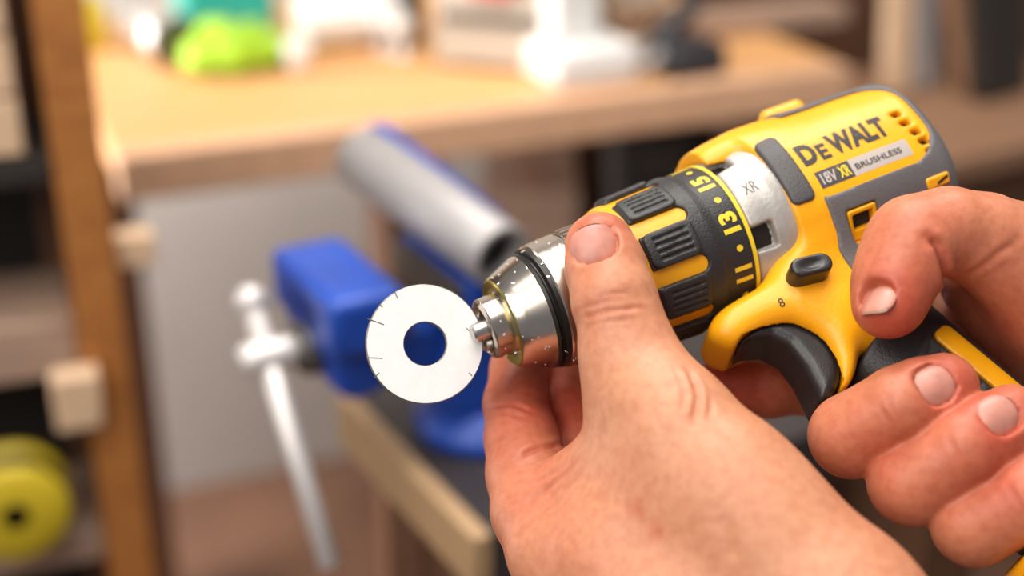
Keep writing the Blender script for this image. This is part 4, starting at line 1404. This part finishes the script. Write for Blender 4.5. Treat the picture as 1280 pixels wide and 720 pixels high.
lcre = [([(716, 402), (735, 396), (760, 389), (785, 386), (806, 384)], 0.7, 0.45, 0.30),
        ([(718, 391), (742, 381), (768, 374)], 0.6, 0.28, 0.2),
        ([(745, 372), (768, 366), (790, 366)], 0.6, 0.25, 0.15),
        ([(735, 408), (765, 401), (790, 400)], 0.6, 0.25, 0.1),
        ([(866, 530), (870, 512), (872, 496), (869, 482), (864, 470), (858, 460)], 1.1, 0.9, 0.25),
        ([(850, 520), (856, 505), (857, 490), (852, 476), (844, 462)], 1.0, 0.5, 0.12),
        ([(884, 524), (888, 508), (886, 494)], 1.0, 0.4, 0.1),
        ([(734, 562), (715, 584), (690, 606), (668, 622), (650, 640)], 0.9, 0.55, 0.10),
        ([(736, 572), (716, 602), (690, 628), (662, 655), (648, 672)], 0.9, 0.45, 0.08),
        ([(727, 578), (700, 612), (676, 636)], 0.8, 0.35, 0.05),
        ([(742, 590), (722, 622), (700, 655), (688, 690)], 0.9, 0.3, 0.04),
        ([(720, 572), (695, 590), (665, 602)], 0.8, 0.35, 0.06),
        ([(648, 572), (668, 562), (692, 558), (706, 556)], 1.0, 1.0, 0.2),
        ([(606, 515), (625, 508), (648, 508), (664, 516)], 0.9, 0.8, 0.15),
        ([(610, 524), (634, 518), (655, 524)], 0.7, 0.3, 0.1),
        ([(900, 640), (912, 668), (918, 705)], 2.5, 0.5, 0.0)]
lfl = [(cp(750, 285, 440), 12, 0.45), (cp(735, 300, 436), 14, 0.20), (cp(640, 510, 480), 26, 0.55), (cp(712, 500, 490), 22, 0.65), (cp(660, 600, 455), 27, 0.32),  # index spot also puts the finger's shading into the redness
       (cp(745, 380, 425), 12, 0.12), (cp(796, 636, 408), 3.2, 0.5), (cp(820, 664, 404), 3.0, 0.5), (cp(880, 560, 405), 28, -0.06), (cp(800, 480, 418), 22, -0.08),
       (cp(700, 590, 440), 9, 0.12), (cp(700, 690, 425), 20, 0.16)]
LH = finish_hand(thumb, 'bare hand pinching the steel chuck between thumb and curled fingers', ln, lcre, lfl, cp(985, 760, 410), 0.02)

# ---------------------------------------------------------------- hand on the grip
gv = Vol((55, -42, 330), (330, 150, 560), 0.95)
RT = gv.like()
RT.chain(N3((1112, 377, 441, 12.0), (1118, 352, 444, 13.0), (1128, 325, 447, 13.8), (1142, 302, 449, 14.4)), k=3.5, flat=(-0.6, -0.6, -0.4), fs=1.08)
RT.chain(N3((1142, 302, 449, 14.4), (1185, 288, 452, 13.2), (1230, 300, 456, 14.5), (1275, 325, 460, 18), (1340, 370, 466, 23)), k=4)
RT.chain(N3((1340, 370, 466, 23), (1430, 430, 474, 27), (1560, 520, 470, 28), (1720, 640, 440, 29)), k=10)
# web under the thumb and palm behind the handle
RT.cone(cp(1300, 370, 476), cp(1380, 470, 490), 20, 22, 8)
RT.cone(cp(1380, 470, 486), cp(1480, 560, 470), 22, 24, 10)
RT.cone(cp(1240, 350, 490), cp(1330, 430, 500), 15, 18, 10)
RT.cone(cp(1225, 352, 484), cp(1310, 420, 486), 12.5, 17, 8)
RT.cone(cp(1430, 430, 474), cp(1450, 570, 470), 26, 24, 14)


def L3(*rows):                       # drill-frame rows (u, v, w, r)
    return [(d2c(np.array([u, v, w])), r) for u, v, w, r in rows]


def fing(tip_px, dip_px, pip_px, depth, r, back):
    f = gv.like()
    (tx, ty), (dx, dy), (qx, qy) = tip_px, dip_px, pip_px
    f.chain(N3((tx, ty, depth[0], r * 0.92), ((tx + dx) / 2, (ty + dy) / 2, (depth[0] + depth[1]) / 2 - 0.4, r * 1.0), (dx, dy, depth[1], r * 1.02), ((dx + qx) / 2, (dy + qy) / 2 , (depth[1] + depth[2]) / 2 - 0.5, r * 1.03), (qx, qy, depth[2], r * 1.08)), k=2.5)
    f.chain(N3((qx, qy, depth[2], r * 1.08), *back), k=4)
    return f


md = fing((1180, 484), (1124, 507), (1064, 545), (437.5, 434.5, 444), 11.6, [(1085, 535, 475, 12), (1160, 500, 505, 13), (1290, 440, 505, 15)])
rn_ = fing((1264, 525), (1205, 561), (1140, 602), (430.5, 426.5, 434), 11.8, [(1165, 590, 468, 12), (1250, 540, 498, 13), (1370, 480, 498, 15)])
pn_ = fing((1340, 582), (1285, 622), (1217, 655), (424, 420, 428), 11.2, [(1240, 645, 462, 11.5), (1330, 600, 490, 12.5), (1440, 530, 488, 15)])
ix = gv.like()
ix.chain(N3((898, 478, 493, 8.6), (925, 484, 494, 9.4), (960, 486, 495, 9.8), (1010, 480, 500, 10.5), (1080, 455, 508, 11.5), (1180, 410, 512, 13), (1290, 400, 508, 16)), k=3)
RT.union(ix, 3)
for f_ in (md, rn_, pn_): RT.union(f_, 1.0)
rn = [Nail(1093, 372, 432.5, (-0.45, 0.75, -0.45), (-0.66, -0.64, -0.40), 6.0, 5.4, R=8.0, Rl=30, ef=0.99),
      Nail(1171, 479, 426.0, (0.86, -0.42, 0.15), (0.10, -0.38, -0.92), 6.3, 6.2, R=8.0, Rl=26, edge=(60, 205), ef=0.965),
      Nail(1251, 517, 419.0, (0.84, -0.45, 0.15), (0.12, -0.36, -0.92), 6.3, 6.2, R=8.0, Rl=26, edge=(60, 205), ef=0.965),
      Nail(1328, 577, 412.6, (0.82, -0.50, 0.15), (0.12, -0.36, -0.92), 5.7, 5.8, R=7.5, Rl=26, edge=(60, 205), ef=0.965)]
rcre = [([(1158, 296), (1172, 306), (1179, 325), (1181, 345), (1177, 368)], 1.5, 1.9, 0.15),
        ([(1190, 352), (1215, 340), (1245, 318), (1275, 298)], 1.2, 0.6, 0.10),
        ([(1100, 505), (1108, 520), (1116, 532)], 0.9, 0.4, 0.15),
        ([(1110, 500), (1118, 516), (1126, 528)], 0.9, 0.4, 0.15),
        ([(1186, 548), (1194, 562), (1200, 575)], 0.9, 0.4, 0.15),
        ([(1262, 608), (1270, 622), (1278, 636)], 0.9, 0.4, 0.15)]
rfl = [(cp(1115, 395, 432), 15, 0.75), (cp(1130, 320, 435), 20, 0.25), (cp(1180, 290, 440), 20, 0.22), (cp(1190, 470, 430), 12, 0.55), (cp(1170, 500, 425), 10, 0.4), (cp(1110, 560, 430), 14, 0.35),
       (cp(1270, 510, 422), 12, 0.6), (cp(1245, 545, 416), 10, 0.4), (cp(1190, 600, 420), 16, 0.35), (cp(1060, 545, 432), 16, 0.2), (cp(1250, 400, 470), 30, 0.6), (cp(900, 475, 485), 16, 0.7), (cp(950, 478, 485), 14, 0.3), (cp(1270, 610, 410), 14, 0.4)]
RH = finish_hand(RT, 'bare hand wrapped round the black drill handle with thumb against the housing', rn, rcre, rfl, cp(1430, 500, 474), 0.12)

# strip helper keys
for o in S.objects:
    if '_o' in o: del o['_o']
